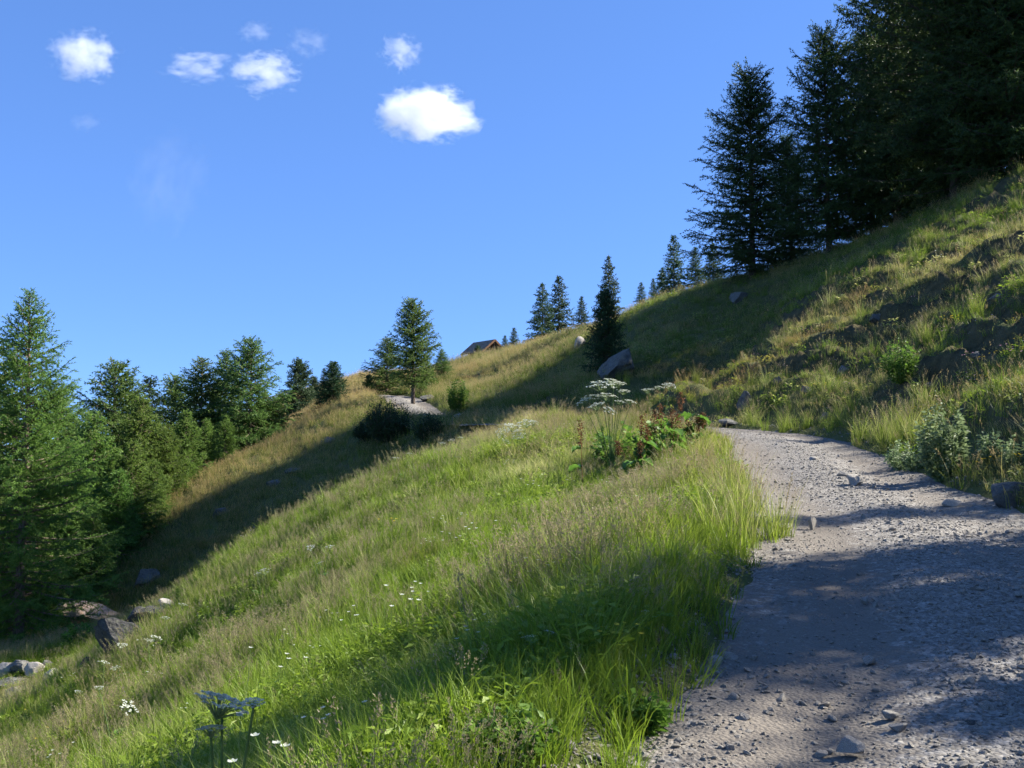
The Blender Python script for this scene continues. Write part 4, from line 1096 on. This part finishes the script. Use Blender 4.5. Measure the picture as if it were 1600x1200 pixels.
def umbel_plant(label, heads, base_uv, Y, seed, rays=14, per=16, petal=.006, petal_mat='petal', leaves=4, leafL=.35, group='white umbel flowers', base=None):
    """heads: (u, v, width px) at the plant's distance Y"""
    r = np.random.default_rng(seed)
    bx = (base_uv - 800) / F_PX * Y
    b = np.array([bx, Y, H(bx, Y)])
    e = empty('umbel_plant', b)
    rz = []
    tops = []
    for i, (u, v, w) in enumerate(heads):
        yy = Y + r.normal(0, .02 * Y * (len(heads) > 1)) * .6
        t = at(u, v, yy) - b; rad = w * yy / F_PX / 2
        ry, fl = umbel(seed * 31 + i, rad, rays, per, petal * rad / .12)
        s = np.linspace(0, 1, 6)
        Pm = np.stack([t[0] * s ** 1.6, t[1] * s ** 1.6, -.05 + (t[2] - rad * .5 + .05) * s], -1)
        sm = MB(); sm.tube(Pm, np.array([.007, .0065, .006, .005, .004, .0035]) * (.6 + .5 * t[2]), 5)
        st_o = link('stem', sm.mesh('umbel_stem', [M['stem']], True), e)
        tilt = (r.normal(.12, .22), r.normal(0, .22), r.uniform(0, 6.28))
        ho = link('flower_head', fl.mesh('umbel_flowers', [M[petal_mat]]), e, t, tilt)
        link('rays', ry.mesh('umbel_rays', [M['umbel_green']], True), ho)
    for j in range(leaves):
        mb = MB(); compound_leaf(mb, np.array([0, 0, r.uniform(.05, .45) * max(t[2], .3)]), r.uniform(0, 6.28), leafL * r.uniform(.7, 1.2), .7, r)
        link('leaf', mb.mesh('umbel_leaf', [M['leaf']]), e)
    tag(e, label, 'flower', group)
    return e
umbel_plant('tall plant with a wide cluster of white umbels on the meadow rim', [(940, 603, 44), (958, 598, 34), (925, 622, 30), (948, 620, 34), (975, 612, 22), (985, 628, 20), (932, 634, 30), (912, 628, 26), (952, 642, 22), (968, 628, 18), (966, 600, 26)], 955, 17, 1, 15, 14, .0075, leaves=7, leafL=.45)
umbel_plant('taller white umbels among the rusty dock spikes', [(1012, 610, 22), (1046, 603, 24), (1030, 606, 16)], 1030, 17.3, 2, 13, 14, .0075, leaves=6, leafL=.45)
umbel_plant('half-flat white umbels on the meadow rim left of the tall cluster', [(800, 668, 26), (822, 662, 28), (785, 676, 22), (810, 675, 22), (833, 661, 18), (790, 690, 16), (812, 682, 22)], 808, 21, 3, 11, 12, .0075, leaves=4)
umbel_plant('blue-white umbels in shade at the bottom left, nearest of all', [(347, 1100, 84), (396, 1098, 34), (330, 1140, 44)], 362, 2.7, 4, 34, 46, .005, leaves=3, leafL=.22)
UM = [('pair of white umbels near the upper left of the meadow', [(413, 893, 22), (402, 897, 10)], 415), ('small white umbels in mid-meadow below the rim', [(485, 856, 14), (515, 855, 16), (500, 880, 12)], 505),
      ('white umbels just right of the big dark boulder', [(243, 997, 22), (232, 1001, 14)], 246), ('white umbel low against the dark boulder', [(190, 1009, 18)], 194), ('white umbels below the dark boulder', [(163, 1036, 18), (180, 1044, 16)], 172),
      ('single white umbel at the lower left above the shaded corner', [(122, 1081, 12)], 124), ('faint umbel pair at the lower left edge of the shade', [(200, 1106, 30), (155, 1075, 16)], 190),
      ('thin white umbel by the pale rock on the boulder', [(285, 945, 14), (258, 966, 14)], 275), ('pale umbels at the rim above the gully end', [(690, 693, 12), (705, 688, 10), (720, 684, 9)], 705), ('pale umbels on the rim left of the gully track', [(618, 716, 12), (640, 709, 10)], 630),
      ('single flat umbel near the track edge in shade', [(1008, 956, 14)], 1010), ('greenish umbel standing in the near shade of the meadow', [(828, 996, 24), (858, 988, 18)], 845)]
for i, (lb, hd, bu) in enumerate(UM):
    v0 = max(h[1] for h in hd) + (46 if hd[0][1] < 960 else 70)
    yb = hit(bu, v0)[1]
    umbel_plant(lb, hd, bu, yb, 20 + i, 9, 9, .010, leaves=2, leafL=.22)

# ------------------------------------------------------------------ dock plants and dandelion clocks
def dock(label, u, Y, spikes, leaves, seed):
    r = np.random.default_rng(seed)
    bx = (u - 800) / F_PX * Y; b = np.array([bx, Y, H(bx, Y)])
    e = empty('dock_plant', b)
    for (su, sv, ln) in spikes:
        t = at(su, sv, Y + r.normal(0, .15)) - b
        s = np.linspace(0, 1, 6)
        Pm = np.stack([t[0] * s ** 1.4, t[1] * s ** 1.4, -.05 + (t[2] + .05) * s], -1)
        mb = MB(); mb.tube(Pm, np.linspace(.006, .002, 6), 4)
        so = link('stem', mb.mesh('dock_stem', [M['dock']], True), e)
        L = ln * Y / F_PX; n = 220
        q = r.random(n); C = t - np.array([t[0] * .15, 0, 1]) * (L * q)[:, None] + r.normal(0, 1, (n, 3)) * (.014 + .022 * np.sin(3.14 * q ** .8))[:, None]
        d1 = unit(r.normal(0, 1, (n, 3))); d2 = unit(np.cross(d1, r.normal(0, 1, (n, 3)))); k = .012 * r.uniform(.6, 1.3, n)[:, None]
        V = np.stack([C - d1 * k, C - d2 * k, C + d1 * k, C + d2 * k], 1).reshape(-1, 3)
        tag(link('seed_spike', npmesh('dock_seeds', V, None, np.arange(n * 4).reshape(-1, 4), [M['dock']]), e), kind='stuff')
    for j in range(leaves):
        az = r.uniform(0, 6.28); L = r.uniform(.16, .32); W = L * .34; z0 = r.uniform(.15, .75)
        d = np.array([math.cos(az), math.sin(az), 0]); sd = np.array([-math.sin(az), math.cos(az), 0])
        s = np.linspace(0, 1, 7); prof = np.sin(np.pi * np.clip(s * .93 + .05, 0, 1)) ** .8
        c = d * (.05 + L * s)[:, None] + np.array([0, 0, 1]) * (z0 + .42 * L * s - .75 * L * s ** 2)[:, None]
        wav = .02 * np.sin(s * 16 + j)
        V = np.stack([c - sd * (W * prof)[:, None] + np.array([0, 0, .05]) + np.array([0, 0, 1]) * wav[:, None], c, c + sd * (W * prof)[:, None] + np.array([0, 0, .05]) - np.array([0, 0, 1]) * wav[:, None]], 1)
        idx = np.arange(21).reshape(7, 3)
        F = np.concatenate([np.stack([idx[:-1, k], idx[:-1, k + 1], idx[1:, k + 1], idx[1:, k]], -1) for k in (0, 1)])
        link('leaf', npmesh('dock_leaf', V.reshape(-1, 3), None, F, [M['leaf']], True), e)
    tag(e, label, 'plant', 'rusty dock plants on the meadow rim')
dock('dock plant with the most rust-brown spikes and big green leaves', 1045, 16.5, [(1022, 642, 34), (1032, 632, 36), (1060, 648, 34), (1064, 615, 26), (1050, 640, 30)], 16, 1)
dock('dock plant with rusty spikes nearest the track edge', 1085, 17.2, [(1098, 645, 24), (1090, 652, 20), (1075, 660, 20)], 12, 2)
dock('dock plant with a single tall rust spike left of the leafy docks', 910, 16.0, [(906, 655, 44)], 2, 3)
dock('dock plant with short dark-red spikes under the white umbels', 995, 15.8, [(1003, 650, 30), (1000, 690, 26), (965, 690, 20), (1010, 668, 24)], 13, 4)
def clock(label, u, v, w, Y):
    c = at(u, v, Y); r = np.random.default_rng(int(u)); rad = w * Y / F_PX / 2
    g = H(c[0], Y); e = empty('dandelion_clock', (c[0], Y, g)); hz = c[2] - g
    mb = MB(); mb.tube(np.array([[0, 0, -.04], [.01, 0, hz * .5], [0, 0, hz]]), np.array([.003, .0028, .0024]), 5)
    link('stem', mb.mesh('clock_stem', [M['stem']], True), e)
    n = 500; d = unit(r.normal(0, 1, (n, 3))); C = np.array([0, 0, hz]) + d * rad * r.uniform(.82, 1, n)[:, None]
    a = unit(np.cross(d, r.normal(0, 1, (n, 3)))); b = np.cross(d, a); k = rad * .13
    V = np.stack([C - a * k, C - b * k * .25, C + a * k, C + b * k * .25], 1).reshape(-1, 3)
    link('seed_head', npmesh('clock_seeds', V, None, np.arange(n * 4).reshape(-1, 4), [M['clock']]), e)
    tag(e, label, 'flower', 'dandelion clocks in the meadow')
clock('round seed clock at the lower edge of the meadow shade', 780, 1016, 18, 6.0)
clock('dim round seed clock inside the meadow shade', 854, 968, 14, 7.5)
clock('small pale seed clock up in the sunlit meadow', 928, 803, 10, 12.5)
def bell(label, u, v, Y):
    c = at(u, v, Y); g = H(c[0], Y); e = empty('bellflower', (c[0], Y, g)); hz = c[2] - g; r = np.random.default_rng(5)
    mb = MB(); mb.tube(np.array([[0, 0, -.04], [.015, 0, hz * .6], [0, 0, hz]]), np.array([.003, .0025, .002]), 4)
    link('stem', mb.mesh('bell_stem', [M['stem']], True), e)
    for k, (dx, dz) in enumerate(((.012, 0), (-.012, -.055), (.015, -.10))):
        s = np.linspace(0, 1, 5); rad = np.array([.004, .010, .012, .014, .019])
        Pm = np.stack([dx + .03 * s * np.sign(dx), 0 * s, hz + dz - .004 - .03 * s], -1)
        m2 = MB(); m2.tube(Pm, rad, 7); link('flower', m2.mesh('bell', [M['purple']], True), e)
    tag(e, label, 'flower')
bell('violet bellflower standing in the meadow shade near the track', 911, 985, 6.6)

# ------------------------------------------------------------------ the hut on the skyline
def prism(V, F): return npmesh('hut_piece', np.array(V, float), None, F, [])
def boxm(name, x0, x1, y0, y1, z0, z1, mat):
    V = [(x0, y0, z0), (x1, y0, z0), (x1, y1, z0), (x0, y1, z0), (x0, y0, z1), (x1, y0, z1), (x1, y1, z1), (x0, y1, z1)]
    return npmesh(name, V, None, [(3, 2, 1, 0), (4, 5, 6, 7), (0, 1, 5, 4), (1, 2, 6, 5), (2, 3, 7, 6), (3, 0, 4, 7)], [M[mat]])
hp = at(757, 534, 128)
hut = empty('timber_hut', (hp[0], 128, hp[2] - 4.0), R(38))
tag(hut, 'small brown timber hut with pale gabled roof on the skyline', 'hut')
W2, L2, E2, A2 = 1.45, 1.6, 2.75, 4.0
link('wall', boxm('hut_wall', -W2, -W2 + .2, -L2, L2, -1.5, E2, 'wood'), hut); link('wall', boxm('hut_wall', W2 - .2, W2, -L2, L2, -1.5, E2, 'wood'), hut)
for sy in (-1, 1):
    yy0, yy1 = sorted((sy * L2, sy * (L2 - .2)))
    link('wall', boxm('hut_end_wall', -W2 + .2, W2 - .2, yy0, yy1, -1.5, E2 - .3, 'wood'), hut)
    V = [(-W2 + .2, yy0, E2 - .3), (W2 - .2, yy0, E2 - .3), (0, yy0, A2 - .25), (-W2 + .2, yy1, E2 - .3), (W2 - .2, yy1, E2 - .3), (0, yy1, A2 - .25)]
    link('gable', npmesh('hut_gable', V, [(0, 1, 2), (5, 4, 3)], [(0, 2, 5, 3), (1, 4, 5, 2), (0, 3, 4, 1)], [M['wood']]), hut)
for sx in (-1, 1):
    a = np.array([0, A2 - .02]); b = np.array([sx * (W2 + .6), E2 - .42]); nn = np.array([sx * .07, .12])
    V = [(p[0], y_, p[1]) for y_ in (-L2 - .7, L2 + .7) for p in (a, b, b + nn, a + nn)]
    ro = link('roof', npmesh('hut_roof', V, None, [(0, 1, 2, 3), (7, 6, 5, 4), (0, 4, 5, 1), (1, 5, 6, 2), (2, 6, 7, 3), (3, 7, 4, 0)], [M['shingle']]), hut)
    for y_ in (-L2 - .72, L2 + .66):
        V = [(p[0], yy, p[1]) for yy in (y_, y_ + .06) for p in (a - [0, .12], b - [0, .12], b + nn * 1.1, a + nn * 1.1)]
        link('barge_board', npmesh('hut_board', V, None, [(0, 1, 2, 3), (7, 6, 5, 4), (0, 4, 5, 1), (1, 5, 6, 2), (2, 6, 7, 3), (3, 7, 4, 0)], [M['wood']]), ro)
link('tie_beam', boxm('hut_beam', -W2 - .3, W2 + .3, -L2 - .55, -L2 - .35, E2 - .28, E2 - .08, 'shingle'), hut)
link('post', boxm('hut_post', -.08, .08, -L2 - .52, -L2 - .38, E2 - .08, A2 - .2, 'shingle'), hut)
link('door', boxm('hut_door', -.5, .5, -L2 - .05, -L2 - .003, -.2, 1.75, 'bark_dark'), hut)

# ------------------------------------------------------------------ clouds
def cloud(label, u, v, w, h, seed, dens=.06, thr=.42, scale=1.6, tilt=0.0, soft=.30):
    Yc = 1500.0; c = at(u, v, Yc); k = Yc / F_PX
    V, F = ICO[3]; V = V.copy()
    f = fbm(V[:, 0] * 1.3 + seed * 3.1 + V[:, 2], V[:, 1] * 1.3 - V[:, 2] * .6, seed, 3)
    V = V * (1.0 + .25 * f)[:, None]
    t = NT('cloud_vapour')
    tc = t.n('ShaderNodeTexCoord').outputs['Object']
    ln = t.n('ShaderNodeVectorMath', operation='LENGTH'); t.l(tc, ln.inputs[0])
    nz = t.n('ShaderNodeTexNoise', noise_dimensions='4D'); nz.inputs['W'].default_value = seed * 7.3; nz.inputs['Scale'].default_value = scale
    nz.inputs['Detail'].default_value = 8; nz.inputs['Roughness'].default_value = .66; nz.inputs['Distortion'].default_value = .35; t.l(tc, nz.inputs['Vector'])
    val = t.math('SUBTRACT', nz.outputs['Fac'], t.math('ADD', thr, t.math('MULTIPLY', t.math('POWER', ln.outputs['Value'], 2.0), .36)))
    val = t.math('MULTIPLY', t.math('MAXIMUM', val, 0.0), dens / soft)
    val = t.math('MINIMUM', val, dens)
    pv = t.n('ShaderNodeVolumePrincipled'); pv.inputs['Color'].default_value = (1, 1, 1, 1); pv.inputs['Anisotropy'].default_value = .0
    t.l(val, pv.inputs['Density']); t.l(pv.outputs[0], t.out.inputs['Volume'])
    me = npmesh('cloud', V, F, None, [t.m], True)
    o = link('cloud', me, None, c, (0, tilt, 0), (w * k / 2, w * k / 2 * .7, h * k / 2))
    tag(o, label, 'cloud', 'small clouds in the blue sky')
cloud('largest bright white cloud in mid-sky', 666, 178, 215, 122, 1, .045, .325, 2.4, .12, .22)
cloud('small wispy cloud above the largest one', 626, 82, 105, 92, 2, .04, .39, 2.8, .3)
cloud('compact white cloud at the top left', 132, 88, 150, 118, 3, .042, .355, 2.6)
cloud('left half of the wispy cloud pair at the top', 312, 104, 165, 74, 4, .03, .39, 2.8)
cloud('right half of the wispy cloud pair at the top', 412, 112, 180, 100, 5, .045, .395, 2.8)
cloud('thin shred of cloud above the wispy pair', 398, 48, 100, 60, 6, .014, .41, 2.8)
cloud('faint shred of cloud right of the wispy pair', 482, 66, 120, 80, 7, .012, .41, 2.8)
cloud('faint tall veil low in the left sky', 262, 290, 170, 260, 8, .0018, .36, 2.2, .2)
cloud('barely visible wisp under the top left cloud', 134, 190, 90, 50, 9, .006, .41, 2.4)
